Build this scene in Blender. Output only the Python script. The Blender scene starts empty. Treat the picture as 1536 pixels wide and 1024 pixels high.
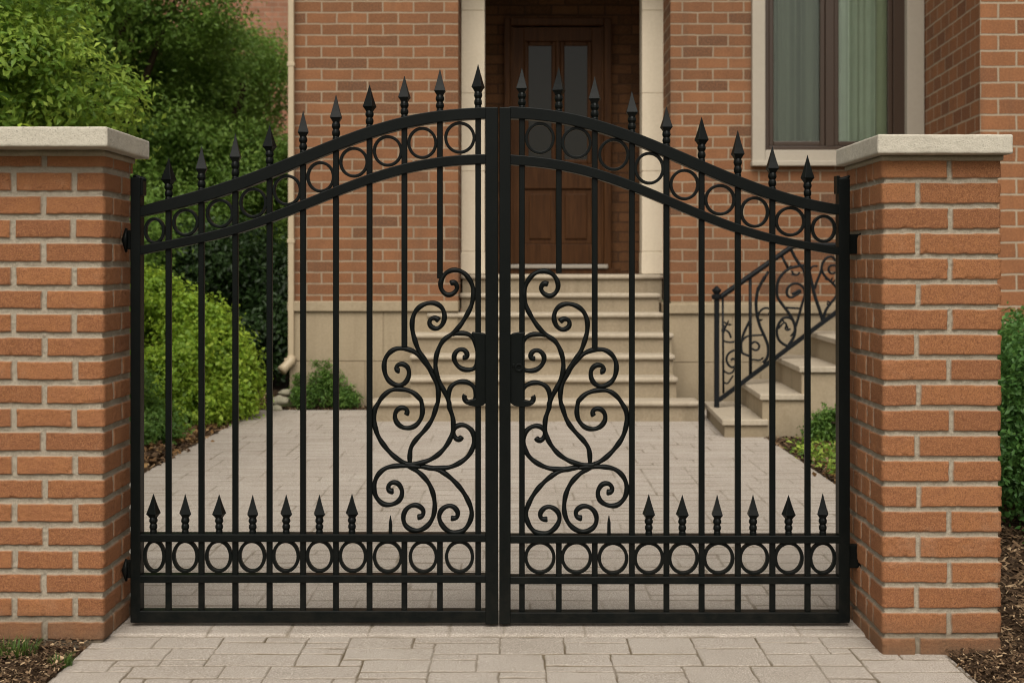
import bpy, math, random
import numpy as np
from mathutils import Vector

random.seed(7)
SC = bpy.context.scene
COL = SC.collection
F, CX, HY, EYE = 2000.0, 768.0, 400.0, 1.2      # focal length / principal point / horizon in photo pixels, eye height in metres

def PX(px, d): return (px - CX) * d / F
def PZ(py, d): return EYE - (py - HY) * d / F

# ------------------------------------------------------------------ object helpers
def tag(o, label=None, cat=None, group=None, kind=None):
    if label: o['label'] = label
    if cat: o['category'] = cat
    if group: o['group'] = group
    if kind: o['kind'] = kind
    return o

def empty(name, loc, label, cat, group=None):
    o = bpy.data.objects.new(name, None)
    o.empty_display_size = 0.1
    COL.objects.link(o)
    o.location = loc
    return tag(o, label, cat, group)

def link(name, me, mat, parent=None, bevel=0, seg=2, smooth=False):
    o = bpy.data.objects.new(name, me)
    COL.objects.link(o)
    if mat: me.materials.append(mat)
    if parent:
        o.parent = parent
        p = parent
        off = Vector((0, 0, 0))
        while p:
            off += p.location; p = p.parent
        o.location = -off            # meshes are written in world coordinates
    if smooth:
        me.polygons.foreach_set('use_smooth', [True] * len(me.polygons))
    if bevel:
        b = o.modifiers.new('edge', 'BEVEL'); b.width = bevel; b.segments = seg; b.limit_method = 'ANGLE'; b.angle_limit = 0.6
    return o

class MB:
    def __init__(s): s.v = []; s.f = []; s.uv = None
    def add(s, vs, fs):
        n = len(s.v); s.v += [tuple(v) for v in vs]; s.f += [tuple(i + n for i in f) for f in fs]; return s
    def box(s, x0, x1, y0, y1, z0, z1):
        v = [(x0,y0,z0),(x1,y0,z0),(x1,y1,z0),(x0,y1,z0),(x0,y0,z1),(x1,y0,z1),(x1,y1,z1),(x0,y1,z1)]
        return s.add(v, [(0,3,2,1),(4,5,6,7),(0,1,5,4),(1,2,6,5),(2,3,7,6),(3,0,4,7)])
    def tube(s, pts, r, n=8, flat=1.0, caps=True):
        """pts: world points; r: radius or list"""
        pts = [Vector(p) for p in pts]
        rs = r if isinstance(r, (list, tuple)) else [r] * len(pts)
        up = Vector((0, 1, 0)); vs = []; N = len(pts)
        for i, p in enumerate(pts):
            t = (pts[min(i+1, N-1)] - pts[max(i-1, 0)])
            if t.length < 1e-9: t = Vector((0, 0, 1))
            t.normalize()
            u = up if abs(t.dot(up)) < 0.95 else Vector((1, 0, 0))
            a = t.cross(u).normalized(); b = a.cross(t).normalized()
            for k in range(n):
                an = 2 * math.pi * (k + .5) / n
                vs.append(p + a * math.cos(an) * rs[i] + b * math.sin(an) * rs[i] * flat)
        fs = []
        for i in range(N - 1):
            for k in range(n):
                k2 = (k + 1) % n
                fs.append((i*n + k, i*n + k2, (i+1)*n + k2, (i+1)*n + k))
        if caps:
            fs.append(tuple(reversed(range(n)))); fs.append(tuple(range((N-1)*n, N*n)))
        return s.add(vs, fs)
    def lathe(s, prof, c, n=10, rot=0.0):
        """prof: list of (radius, z) along +z at centre c=(x,y)"""
        vs = []; N = len(prof)
        for r, z in prof:
            for k in range(n):
                an = rot + 2 * math.pi * k / n
                vs.append((c[0] + r * math.cos(an), c[1] + r * math.sin(an), z))
        fs = []
        for i in range(N - 1):
            for k in range(n):
                k2 = (k + 1) % n
                fs.append((i*n + k, i*n + k2, (i+1)*n + k2, (i+1)*n + k))
        fs.append(tuple(reversed(range(n)))); fs.append(tuple(range((N-1)*n, N*n)))
        return s.add(vs, fs)
    def prism(s, poly, y0, y1):
        """poly: list of (x,z), extruded from y0 to y1"""
        n = len(poly)
        vs = [(x, y0, z) for x, z in poly] + [(x, y1, z) for x, z in poly]
        fs = [tuple(range(n)), tuple(reversed(range(n, 2*n)))]
        for i in range(n):
            j = (i + 1) % n
            fs.append((i, i + n, j + n, j))
        return s.add(vs, fs)
    def ribbon(s, top, bot, y0, y1):
        """top, bot: equal lists of (x,z); an extruded curved rail"""
        n = len(top); vs = []
        for (a, b) in zip(top, bot):
            vs += [(a[0], y0, a[1]), (a[0], y1, a[1]), (b[0], y1, b[1]), (b[0], y0, b[1])]
        fs = []
        for i in range(n - 1):
            for k in range(4):
                k2 = (k + 1) % 4
                fs.append((i*4 + k, i*4 + k2, (i+1)*4 + k2, (i+1)*4 + k))
        fs += [(3,2,1,0), tuple((n-1)*4 + k for k in range(4))]
        return s.add(vs, fs)
    def ring(s, c, ro_x, ro_z, w, y0, y1, n=40):
        vs = []
        for k in range(n):
            a = 2 * math.pi * k / n; ca, sa = math.cos(a), math.sin(a)
            o = (c[0] + ro_x*ca, c[1] + ro_z*sa); i_ = (c[0] + (ro_x-w)*ca, c[1] + (ro_z-w)*sa)
            vs += [(o[0], y0, o[1]), (o[0], y1, o[1]), (i_[0], y1, i_[1]), (i_[0], y0, i_[1])]
        fs = []
        for k in range(n):
            k2 = (k + 1) % n
            for q in range(4):
                q2 = (q + 1) % 4
                fs.append((k*4 + q, k*4 + q2, k2*4 + q2, k2*4 + q))
        return s.add(vs, fs)
    def mesh(s, name):
        me = bpy.data.meshes.new(name)
        me.from_pydata(s.v, [], s.f)
        import bmesh
        bm = bmesh.new(); bm.from_mesh(me)
        bmesh.ops.recalc_face_normals(bm, faces=bm.faces); bm.to_mesh(me); bm.free()
        return me
    def build(s, name, mat, parent=None, bevel=0, seg=2, smooth=False):
        return link(name, s.mesh(name), mat, parent, bevel, seg, smooth)

def np_mesh(name, v, f, attrs=None, smooth=True):
    """v (N,3) float, f (M,k) int, attrs {name: (N,) float}"""
    me = bpy.data.meshes.new(name)
    M, k = f.shape
    me.vertices.add(len(v)); me.vertices.foreach_set('co', v.astype(np.float32).ravel())
    me.loops.add(M * k); me.loops.foreach_set('vertex_index', f.astype(np.int32).ravel())
    me.polygons.add(M)
    me.polygons.foreach_set('loop_start', np.arange(0, M * k, k, dtype=np.int32))
    me.polygons.foreach_set('loop_total', np.full(M, k, dtype=np.int32))
    if smooth: me.polygons.foreach_set('use_smooth', np.ones(M, dtype=bool))
    for n, a in (attrs or {}).items():
        at = me.attributes.new(n, 'FLOAT', 'POINT'); at.data.foreach_set('value', a.astype(np.float32).ravel())
    me.update(calc_edges=True)
    return me

def catmull(pts, per=8):
    P = [Vector((p[0], p[1], 0)) for p in pts]; out = []
    n = len(P)
    for i in range(n - 1):
        p0, p1, p2, p3 = P[max(i-1, 0)], P[i], P[i+1], P[min(i+2, n-1)]
        for k in range(per):
            t = k / per
            q = 0.5 * ((2*p1) + (p2-p0)*t + (2*p0-5*p1+4*p2-p3)*t*t + (3*p1-p0-3*p2+p3)*t*t*t)
            out.append((q.x, q.y))
    out.append((P[-1].x, P[-1].y))
    return out

def fair(pts, ds=1.6, sig=2.6):
    """resample a curve evenly and take the kinks out"""
    P = np.array(pts); L = np.concatenate([[0], np.cumsum(np.hypot(*np.diff(P, axis=0).T))])
    n = max(8, int(L[-1]/ds)); u = np.linspace(0, L[-1], n)
    Q = np.stack([np.interp(u, L, P[:, 0]), np.interp(u, L, P[:, 1])], 1)
    m = int(3*sig/ds)+1; k = np.exp(-.5*(np.arange(-m, m+1)*ds/sig)**2); k /= k.sum()
    E = np.concatenate([2*Q[0]-Q[m:0:-1], Q, 2*Q[-1]-Q[-2:-m-2:-1]])
    return [(float(a), float(b)) for a, b in zip(np.convolve(E[:, 0], k, 'valid'), np.convolve(E[:, 1], k, 'valid'))]

def vnoise(x, y, cell, seed):
    """smooth value noise in [-1,1] on numpy arrays"""
    rng = np.random.RandomState(seed); T = rng.rand(256, 256).astype(np.float32) * 2 - 1
    gx, gy = x / cell + 1000.0, y / cell + 1000.0
    ix, iy = np.floor(gx).astype(int), np.floor(gy).astype(int)
    fx, fy = gx - ix, gy - iy
    fx = fx*fx*(3-2*fx); fy = fy*fy*(3-2*fy)
    a = T[ix & 255, iy & 255]; b = T[(ix+1) & 255, iy & 255]; c = T[ix & 255, (iy+1) & 255]; d = T[(ix+1) & 255, (iy+1) & 255]
    return (a*(1-fx)+b*fx)*(1-fy) + (c*(1-fx)+d*fx)*fy

def sstep(a, b, x):
    t = np.clip((x - a) / (b - a), 0, 1); return t*t*(3-2*t)

# ------------------------------------------------------------------ materials
class NT:
    def __init__(s, name):
        s.m = bpy.data.materials.new(name); s.m.use_nodes = True
        s.t = s.m.node_tree; s.t.nodes.clear()
        s.out = s.t.nodes.new('ShaderNodeOutputMaterial')
    def n(s, typ, props=None, **ins):
        nd = s.t.nodes.new('ShaderNode' + typ)
        for k, v in (props or {}).items(): setattr(nd, k, v)
        for k, v in ins.items():
            k = k.replace('_', ' ')
            s.set(nd.inputs[k], v)
        return nd
    def set(s, inp, v):
        if isinstance(v, bpy.types.NodeSocket): s.t.links.new(v, inp)
        elif isinstance(v, (tuple, list)) and len(v) == 3 and inp.type == 'RGBA': inp.default_value = (*v, 1)
        else: inp.default_value = v
    def math(s, op, a, b=None, clamp=False):
        nd = s.n('Math', {'operation': op, 'use_clamp': clamp}); s.set(nd.inputs[0], a)
        if b is not None: s.set(nd.inputs[1], b)
        return nd.outputs[0]
    def mix(s, fac, a, b, mode='MIX'):
        nd = s.n('Mix', {'data_type': 'RGBA', 'blend_type': mode}); s.set(nd.inputs[0], fac); s.set(nd.inputs[6], a); s.set(nd.inputs[7], b)
        return nd.outputs[2]
    def ramp(s, fac, stops, interp='LINEAR'):
        nd = s.n('ValToRGB'); s.set(nd.inputs[0], fac); cr = nd.color_ramp; cr.interpolation = interp
        while len(cr.elements) < len(stops): cr.elements.new(0.5)
        for e, (p, c) in zip(cr.elements, stops):
            e.position = p; e.color = (*c, 1) if len(c) == 3 else c
        return nd.outputs[0]
    def noise(s, vec, scale, detail=4, rough=.6, dist=0.0):
        nd = s.n('TexNoise'); s.set(nd.inputs['Vector'], vec); s.set(nd.inputs['Scale'], scale); s.set(nd.inputs['Detail'], detail)
        s.set(nd.inputs['Roughness'], rough); s.set(nd.inputs['Distortion'], dist)
        return nd.outputs[0]
    def attr(s, name):
        nd = s.n('Attribute'); nd.attribute_name = name; return nd.outputs['Fac']
    def obj(s): return s.n('NewGeometry').outputs['Position']
    def bump(s, h, strength, dist, normal=None):
        nd = s.n('Bump'); s.set(nd.inputs['Height'], h); nd.inputs['Strength'].default_value = strength; nd.inputs['Distance'].default_value = dist
        if normal is not None: s.set(nd.inputs['Normal'], normal)
        return nd.outputs[0]
    def bsdf(s, color, rough=.8, normal=None, spec=.3, metal=0.0):
        nd = s.n('BsdfPrincipled'); s.set(nd.inputs['Base Color'], color); s.set(nd.inputs['Roughness'], rough)
        nd.inputs['Specular IOR Level'].default_value = spec; nd.inputs['Metallic'].default_value = metal
        if normal is not None: s.set(nd.inputs['Normal'], normal)
        s.t.links.new(nd.outputs[0], s.out.inputs[0]); return nd

def mat_pillar_brick():
    t = NT('pillar_brick'); p = t.obj()
    brick = t.attr('brick'); rnd = t.attr('rnd')
    c = t.ramp(rnd, [(0, (.170, .068, .030)), (.3, (.235, .096, .040)), (.7, (.275, .114, .046)), (1, (.315, .136, .057))])
    n1 = t.noise(p, 14, 5, .65); n2 = t.noise(p, 250, 4, .8); n3 = t.noise(p, 330, 3, .8)
    c = t.mix(t.math('MULTIPLY', t.ramp(n1, [(.35, (0,0,0)), (.7, (1,1,1))]), .6), c, (.20, .080, .043))
    c = t.mix(t.ramp(n2, [(.40, (0,0,0)), (.72, (.9,.9,.9))]), c, (.42, .195, .090))
    c = t.mix(t.ramp(n3, [(.51, (0,0,0)), (.63, (.85,.85,.85))]), c, (.115, .048, .026))
    c = t.mix(t.math('MULTIPLY', t.ramp(t.noise(p, 5, 6, .7), [(.58, (0,0,0)), (.75, (1,1,1))]), .22), c, (.42, .30, .21))
    m = t.mix(t.ramp(t.noise(p, 230, 4, .8), [(.3, (0,0,0)), (.7, (1,1,1))]), (.22, .188, .143), (.45, .393, .308))
    m = t.mix(t.math('MULTIPLY', t.noise(p, 9, 3), .35), m, (.24, .20, .145))
    col = t.mix(brick, m, c)
    # damp, dirty foot of the pier
    z = t.n('SeparateXYZ', Vector=p).outputs[2]
    foot = t.n('MapRange', Value=t.math('ADD', z, t.math('MULTIPLY', t.noise(p, 12, 3), .10))); foot.inputs[1].default_value = .05; foot.inputs[2].default_value = .17; foot.inputs[3].default_value = .65; foot.inputs[4].default_value = 0
    col = t.mix(foot.outputs[0], col, (.10, .075, .05))
    h = t.math('ADD', t.math('MULTIPLY', n2, .6), t.math('MULTIPLY', t.noise(p, 500, 2), .5))
    t.bsdf(col, .92, t.bump(h, .75, .004), .15)
    return t.m

def mat_wall_brick(name, bw, rh, mortar, cols, mcol, dark=1.0):
    t = NT(name)
    uv = t.n('UVMap').outputs[0]; p = t.obj()
    wob = t.n('TexNoise'); t.set(wob.inputs['Vector'], uv); wob.inputs['Scale'].default_value = 9; wob.inputs['Detail'].default_value = 3
    off = t.n('VectorMath', {'operation': 'MULTIPLY_ADD'}); t.set(off.inputs[0], wob.outputs['Color']); off.inputs[1].default_value = (.012, .012, 0); t.set(off.inputs[2], uv)
    br = t.n('TexBrick'); t.set(br.inputs['Vector'], off.outputs[0])
    br.offset = .5; br.offset_frequency = 2
    for k, v in (('Color1', (0,0,0,1)), ('Color2', (1,1,1,1)), ('Mortar', (.5,.5,.5,1)), ('Scale', 1.0), ('Mortar Size', mortar/2), ('Mortar Smooth', .25), ('Bias', 0.0), ('Brick Width', bw), ('Row Height', rh)):
        br.inputs[k].default_value = v
    r = t.ramp(br.outputs['Color'], [(.04, cols[0]), (.28, cols[1]), (.65, cols[2]), (1, cols[3])])
    n1 = t.noise(p, 7, 5, .65); n2 = t.noise(p, 75, 4, .7)
    r = t.mix(t.math('MULTIPLY', t.ramp(n1, [(.35, (0,0,0)), (.75, (1,1,1))]), .5), r, tuple(a*.62 for a in cols[1]))
    r = t.mix(t.ramp(n2, [(.42, (0,0,0)), (.75, (.6,.6,.6))]), r, tuple(min(1, a*1.45) for a in cols[3]))
    m = t.mix(t.noise(p, 60, 3), tuple(a*.75 for a in mcol), tuple(a*1.1 for a in mcol))
    col = t.mix(br.outputs['Fac'], r, m)
    # broad weathering
    w = t.noise(p, .9, 4, .6)
    col = t.mix(t.math('MULTIPLY', t.ramp(w, [(.4, (0,0,0)), (.7, (1,1,1))]), .22), col, (.10, .06, .04))
    st = t.n('Mapping'); t.set(st.inputs[0], p); st.inputs['Scale'].default_value = (4.5, 4.5, .35)
    col = t.mix(t.math('MULTIPLY', t.ramp(t.noise(st.outputs[0], 1.4, 5, .65), [(.5, (0,0,0)), (.78, (1,1,1))]), .35), col, (.085, .06, .042))
    if dark != 1.0: col = t.mix(1.0, col, (dark, dark, dark), 'MULTIPLY')  # multiplies the recess shade into the porch copy's colour
    inv = t.math('SUBTRACT', 1.0, br.outputs['Fac'])
    h = t.math('ADD', inv, t.math('MULTIPLY', n2, .35))
    t.bsdf(col, .9, t.bump(h, .8, .008), .15)
    return t.m

def mat_stone(name, base, dark, light, scale=1.0, stain=.4, bump=.35, pits=True, damp=None):
    t = NT(name); p = t.obj()
    n1 = t.noise(p, 3*scale, 6, .65); n2 = t.noise(p, 60*scale, 4, .7); n3 = t.noise(p, 120*scale, 4, .8)
    c = t.mix(t.math('MULTIPLY', t.ramp(n1, [(.3, (0,0,0)), (.75, (1,1,1))]), stain), base, dark)
    c = t.mix(t.ramp(n2, [(.4, (0,0,0)), (.75, (.7,.7,.7))]), c, light)
    if pits:
        c = t.mix(t.ramp(n3, [(.57, (0,0,0)), (.68, (.9,.9,.9))]), c, tuple(a*.42 for a in dark))
    # rain streaks
    st = t.n('Mapping'); t.set(st.inputs[0], p); st.inputs['Scale'].default_value = (5, 5, .5)
    n4 = t.noise(st.outputs[0], 1.6, 4, .6)
    c = t.mix(t.math('MULTIPLY', t.ramp(n4, [(.5, (0,0,0)), (.75, (1,1,1))]), stain*.6), c, tuple(a*.7 for a in dark))
    if damp:
        z = t.n('SeparateXYZ', Vector=p).outputs[2]
        mr = t.n('MapRange', Value=t.math('ADD', z, t.math('MULTIPLY', t.noise(p, 5, 4), .25))); mr.inputs[1].default_value = damp[0]; mr.inputs[2].default_value = damp[1]; mr.inputs[3].default_value = .6; mr.inputs[4].default_value = 0
        c = t.mix(mr.outputs[0], c, (.13, .105, .07))
    h = t.math('ADD', n2, t.math('MULTIPLY', n3, .6))
    t.bsdf(c, .88, t.bump(h, bump, .004), .2)
    return t.m

def mat_iron(name='black_iron', base=(.0030, .0038, .0036), rough=.36):
    t = NT(name); p = t.obj()
    n = t.noise(p, 90, 4, .7); n2 = t.noise(p, 6, 4, .6)
    c = t.mix(n2, base, tuple(a*1.7 for a in base))
    z = t.n('SeparateXYZ', Vector=p).outputs[2]; dm = t.n('MapRange', Value=z); dm.inputs[1].default_value = .02; dm.inputs[2].default_value = .35; dm.inputs[3].default_value = .06; dm.inputs[4].default_value = .008
    c = t.mix(t.math('MULTIPLY', dm.outputs[0], t.ramp(t.noise(p, 22, 5, .7), [(.4, (0,0,0)), (.7, (1,1,1))])), c, (.11, .09, .065))
    r = t.n('MapRange', Value=n2); r.inputs[3].default_value = rough-.1; r.inputs[4].default_value = rough+.16
    t.bsdf(c, r.outputs[0], t.bump(t.math('ADD', n, t.noise(p, 28, 3, .6)), .16, .002), .03).inputs['Coat Weight'].default_value = .11
    for nd in t.t.nodes:
        if nd.type == 'BSDF_PRINCIPLED': nd.inputs['Coat Roughness'].default_value = .24
    return t.m

def mat_wood():
    t = NT('dark_wood'); p = t.obj()
    mp = t.n('Mapping'); t.set(mp.inputs[0], p); mp.inputs['Scale'].default_value = (26, 26, 1.6)
    g = t.noise(mp.outputs[0], 1.5, 6, .65, .6)
    c = t.ramp(g, [(.25, (.030, .012, .004)), (.55, (.064, .026, .0088)), (.8, (.094, .042, .015))])
    t.bsdf(c, .5, t.bump(g, .15, .002), .10)
    return t.m

def mat_plain(name, col, rough=.6, spec=.3, nscale=40, var=.25):
    t = NT(name); p = t.obj()
    n = t.noise(p, nscale, 4, .6); n2 = t.noise(p, 2.5, 4, .6)
    c = t.mix(n, tuple(a*(1-var) for a in col), tuple(min(1, a*(1+var*.6)) for a in col))
    c = t.mix(t.math('MULTIPLY', n2, .35), c, tuple(a*.7 for a in col))
    t.bsdf(c, rough, t.bump(n, .1, .002), spec)
    return t.m

def mat_glass(name, refl=1.0, tint=(.75, .8, .76)):
    t = NT(name)
    tr = t.n('BsdfTransparent', Color=(*tint, 1)); gl = t.n('BsdfGlossy'); gl.inputs['Roughness'].default_value = .03; gl.inputs['Color'].default_value = (.9, .95, .9, 1)
    fr = t.n('Fresnel'); fr.inputs[0].default_value = 1.5
    f = t.math('MULTIPLY', fr.outputs[0], refl, True)
    mx = t.n('MixShader'); t.set(mx.inputs[0], f); t.set(mx.inputs[1], tr.outputs[0]); t.set(mx.inputs[2], gl.outputs[0])
    t.t.links.new(mx.outputs[0], t.out.inputs[0])
    return t.m

def mat_leaf(name, c0, c1, c2, trans=.25, rough=.5):
    t = NT(name); r = t.attr('rnd'); p = t.obj()
    c = t.ramp(r, [(0, c0), (.5, c1), (1, c2)])
    c = t.mix(t.math('MULTIPLY', t.noise(p, 1.3, 3), .5), c, tuple(a*.8 for a in c0))
    d = t.bsdf(c, rough, None, .3)
    tl = t.n('BsdfTranslucent'); t.set(tl.inputs[0], t.mix(.5, c, c2))
    mx = t.n('MixShader'); mx.inputs[0].default_value = trans; t.set(mx.inputs[1], d.outputs[0]); t.set(mx.inputs[2], tl.outputs[0])
    t.t.links.new(mx.outputs[0], t.out.inputs[0])
    return t.m

def mat_paver():
    t = NT('paver'); p = t.obj()
    j = t.attr('joint'); r = t.attr('rnd')
    c = t.ramp(r, [(0, (.335, .295, .255)), (.5, (.358, .316, .274)), (1, (.380, .338, .295))])
    n1 = t.noise(p, 2.2, 6, .65); n2 = t.noise(p, 55, 4, .7); n3 = t.noise(p, 210, 4, .85)
    c = t.mix(t.math('MULTIPLY', t.ramp(n1, [(.38, (0,0,0)), (.68, (1,1,1))]), .52), c, (.245, .207, .168))
    c = t.mix(t.ramp(n2, [(.45, (0,0,0)), (.8, (.5,.5,.5))]), c, (.42, .36, .30))
    c = t.mix(t.ramp(n3, [(.52, (0,0,0)), (.64, (.85,.85,.85))]), c, (.15, .125, .102))
    c = t.mix(t.ramp(n3, [(.36, (.8,.8,.8)), (.48, (0,0,0))]), c, (.62, .555, .485))
    jc = t.mix(t.noise(p, 14, 5, .7), (.055, .040, .022), (.17, .13, .08))
    c = t.mix(j, c, jc)
    h = t.math('ADD', n2, n3)
    t.bsdf(c, .9, t.bump(h, .5, .003), .2)
    return t.m

def mat_soil():
    t = NT('mulch_soil'); p = t.obj()
    n = t.noise(p, 30, 6, .75); n2 = t.noise(p, 140, 4, .7)
    c = t.ramp(n, [(.3, (.018, .011, .007)), (.55, (.050, .030, .017)), (.75, (.10, .062, .034))])
    c = t.mix(t.ramp(n2, [(.5, (0,0,0)), (.75, (.6,.6,.6))]), c, (.15, .095, .05))
    t.bsdf(c, .95, t.bump(t.math('ADD', n, n2), .9, .012), .1)
    return t.m

def mat_chip():
    t = NT('mulch_chip'); r = t.attr('rnd')
    c = t.ramp(r, [(0, (.028, .017, .010)), (.45, (.075, .045, .025)), (.8, (.16, .10, .055)), (1, (.42, .30, .18))])
    t.bsdf(c, .9, None, .15)
    return t.m

def mat_ground():
    t = NT('lawn_soil'); p = t.obj()
    n = t.noise(p, 1.2, 6, .7); n2 = t.noise(p, 25, 5, .7)
    c = t.mix(n, (.030, .050, .014), (.065, .075, .026))
    c = t.mix(t.ramp(n2, [(.45, (0,0,0)), (.7, (1,1,1))]), c, (.05, .032, .018))
    t.bsdf(c, .95, t.bump(n2, .8, .03), .1)
    return t.m

PB = mat_pillar_brick()
WB = mat_wall_brick('house_brick', .262, .0965, .0155, [(.098,.053,.033), (.160,.074,.037), (.190,.085,.041), (.235,.108,.052)], (.315,.240,.165))
WW = mat_wall_brick('wing_brick', .262, .1150, .0165, [(.135,.060,.034), (.205,.088,.041), (.24,.102,.046), (.28,.124,.057)], (.37,.295,.21))
WD = mat_wall_brick('porch_brick_shaded', .262, .0965, .0155, [(.12,.058,.028), (.20,.092,.040), (.24,.110,.048), (.29,.135,.060)], (.15,.08,.045), .5)  # house brick darkened: shade of the porch recess put into the colour
WF = mat_wall_brick('far_brick', .30, .11, .016, [(.22,.10,.06), (.27,.12,.07), (.30,.14,.085), (.33,.16,.10)], (.33,.25,.18))
BEDM = mat_stone('bed_mortar', (.30, .25, .18), (.20, .165, .115), (.38, .33, .25), 2, .4, .5)  # mortar tone, with the shadow band under the caps put into it
CAP = mat_stone('cap_stone', (.47, .43, .355), (.31, .275, .215), (.55, .51, .43), 1.3, .35, .6)
LIME = mat_stone('limestone', (.295, .236, .158), (.205, .155, .095), (.36, .295, .205), .8, .45, .25, False, (.02, .35))
COLM = mat_stone('column_stone', (.60, .52, .40), (.48, .40, .29), (.66, .58, .455), .8, .3, .2, False)
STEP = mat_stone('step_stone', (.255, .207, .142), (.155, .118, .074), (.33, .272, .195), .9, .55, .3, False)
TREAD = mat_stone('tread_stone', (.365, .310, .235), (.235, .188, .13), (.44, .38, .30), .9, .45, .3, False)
ROCK = mat_stone('garden_rock', (.30, .27, .20), (.16, .16, .10), (.42, .38, .30), 4, .6, .6)
SURR = mat_plain('painted_surround', (.37, .325, .262), .55, .3, 30, .10)
TRIM = mat_plain('downpipe_paint', (.42, .335, .225), .45, .35, 25, .12)
IRON = mat_iron()
RAILIRON = mat_iron('railing_iron', (.007, .008, .009), .5)
WOOD = mat_wood()
SASH = mat_plain('brown_sash', (.042, .024, .014), .4, .4, 60, .2)
SILLM = mat_plain('threshold_metal', (.33, .29, .24), .35, .4, 60, .15)
BRASS = mat_plain('door_brass', (.10, .07, .03), .35, .5, 60, .2)
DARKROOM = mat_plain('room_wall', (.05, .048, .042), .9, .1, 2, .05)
ROOFM = mat_plain('roof_slate', (.05, .045, .045), .8)
BARK = mat_plain('bark', (.060, .042, .028), .95, .1, 25, .5)
PAVER = mat_paver(); SOIL = mat_soil(); CHIP = mat_chip(); GROUND = mat_ground()
t = NT('door_glass'); t.bsdf((.016, .015, .011), .12, None, .22); GLASS_D = t.m
GLASS_W = mat_glass('window_glass', .8, (.86, .89, .85))
CURT_D = mat_plain('sage_curtain', (.165, .170, .138), .9, .1, 8, .12)
CURT_L = mat_plain('teal_curtain', (.50, .54, .475), .9, .1, 8, .12)
CURT_P = mat_plain('pale_blind', (.55, .58, .43), .9, .1, 8, .1)
L_DARK = mat_leaf('leaf_dark', (.050, .110, .018), (.155, .275, .046), (.33, .48, .10), .5)
L_MID = mat_leaf('leaf_mid', (.046, .105, .016), (.150, .265, .044), (.34, .48, .100), .45)
L_BRIGHT = mat_leaf('leaf_bright', (.030, .072, .010), (.15, .275, .034), (.54, .68, .115), .45)
L_LIME = mat_leaf('leaf_lime', (.070, .140, .012), (.235, .38, .036), (.48, .60, .070), .45)
L_GREEN = mat_leaf('leaf_green', (.034, .082, .014), (.095, .19, .032), (.21, .34, .068), .4)
L_SHADED = mat_leaf('leaf_shaded', (.006, .016, .004), (.020, .046, .010), (.055, .105, .026), .25)  # darker leaf colour carrying the deep shadow between bush and house
L_HEDGE = mat_leaf('leaf_hedge', (.022, .065, .014), (.065, .160, .034), (.15, .29, .06), .35)
L_GRASS = mat_leaf('grass_blade', (.030, .065, .010), (.065, .125, .020), (.13, .20, .035), .3)

# ------------------------------------------------------------------ ground
def sheet(name, x0, x1, y0, y1, step, zf, mat, kind='structure'):
    nx, ny = max(2, int(round((x1-x0)/step))+1), max(2, int(round((y1-y0)/step))+1)
    X, Y = np.meshgrid(np.linspace(x0, x1, nx), np.linspace(y0, y1, ny), indexing='xy')
    Z, at = zf(X, Y)
    v = np.stack([X.ravel(), Y.ravel(), Z.ravel()], 1)
    i = np.arange(nx*ny).reshape(ny, nx)
    f = np.stack([i[:-1,:-1].ravel(), i[:-1,1:].ravel(), i[1:,1:].ravel(), i[1:,:-1].ravel()], 1)
    me = np_mesh(name, v, f, {k: a.ravel() for k, a in at.items()})
    o = link(name, me, mat); tag(o, kind=kind); return o

g = MB().add([(-250,-250,-.03),(250,-250,-.03),(250,250,-.03),(-250,250,-.03)], [(0,1,2,3)]).build('ground', GROUND); tag(g, kind='structure')

def pack(nx, ny, seed, sizes):
    """random ashlar packing on a unit grid -> bounds of each cell's stone"""
    rng = random.Random(seed)
    T = [[None]*nx for _ in range(ny)]
    for j in range(ny):
        for i in range(nx):
            if T[j][i] is not None: continue
            ss = sizes[:]; rng.shuffle(ss)
            for (w, h) in ss + [(1, 1)]:
                if i+w > nx or j+h > ny: continue
                if all(T[b][a] is None for b in range(j, j+h) for a in range(i, i+w)):
                    r = (i, i+w, j, j+h, rng.random())
                    for b in range(j, j+h):
                        for a in range(i, i+w): T[b][a] = r
                    break
    return np.array(T, dtype=np.float32)

def drive_edge(Y): return 1.44 + .34*sstep(4.55, 6.2, Y)
def paving(name, x0, x1, y0, y1, step, unit, seed, zbase, jw, depth, sizes, edge=None):
    ux, uy = unit
    nx, ny = int(math.ceil((x1-x0)/ux)), int(math.ceil((y1-y0)/uy))
    T = pack(nx, ny, seed, sizes)
    def zf(X, Y):
        wx = X + vnoise(X, Y, .03, 3)*.0022 + vnoise(X, Y, .3, 5)*.004
        wy = Y + vnoise(X, Y, .03, 4)*.0018 + vnoise(X, Y, .3, 6)*.004
        U, V = (wx-x0)/ux, (wy-y0)/uy
        i = np.clip(np.floor(U).astype(int), 0, nx-1); j = np.clip(np.floor(V).astype(int), 0, ny-1)
        R = T[j, i]
        d = np.minimum(np.minimum((U-R[...,0]), (R[...,1]-U))*ux, np.minimum((V-R[...,2]), (R[...,3]-V))*uy*(.50 if edge is None else .62))
        w = jw*(1 + .5*vnoise(X, Y, .07, 8))
        joint = (1 - sstep(w*.35, w, d))*np.clip((.80 if edge is None else .50) + .35*vnoise(X, Y, .16, 12), .15, 1)
        h = zbase - depth*joint + (R[...,4]-.5)*.0016 + vnoise(X, Y, .08, 9)*.0008
        if edge is not None:
            lip = 1 - sstep(4.337, 4.362, Y); h = h - .0095*lip; joint = np.maximum(joint, .75*(1 - sstep(4.336, 4.350, Y + vnoise(X, Y, .07, 15)*.004)))
            np.copyto(X, np.minimum(X, edge(Y)))
        return h, {'joint': joint, 'rnd': R[...,4]}
    return sheet(name, x0, x1, y0, y1, step, zf, PAVER)

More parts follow.
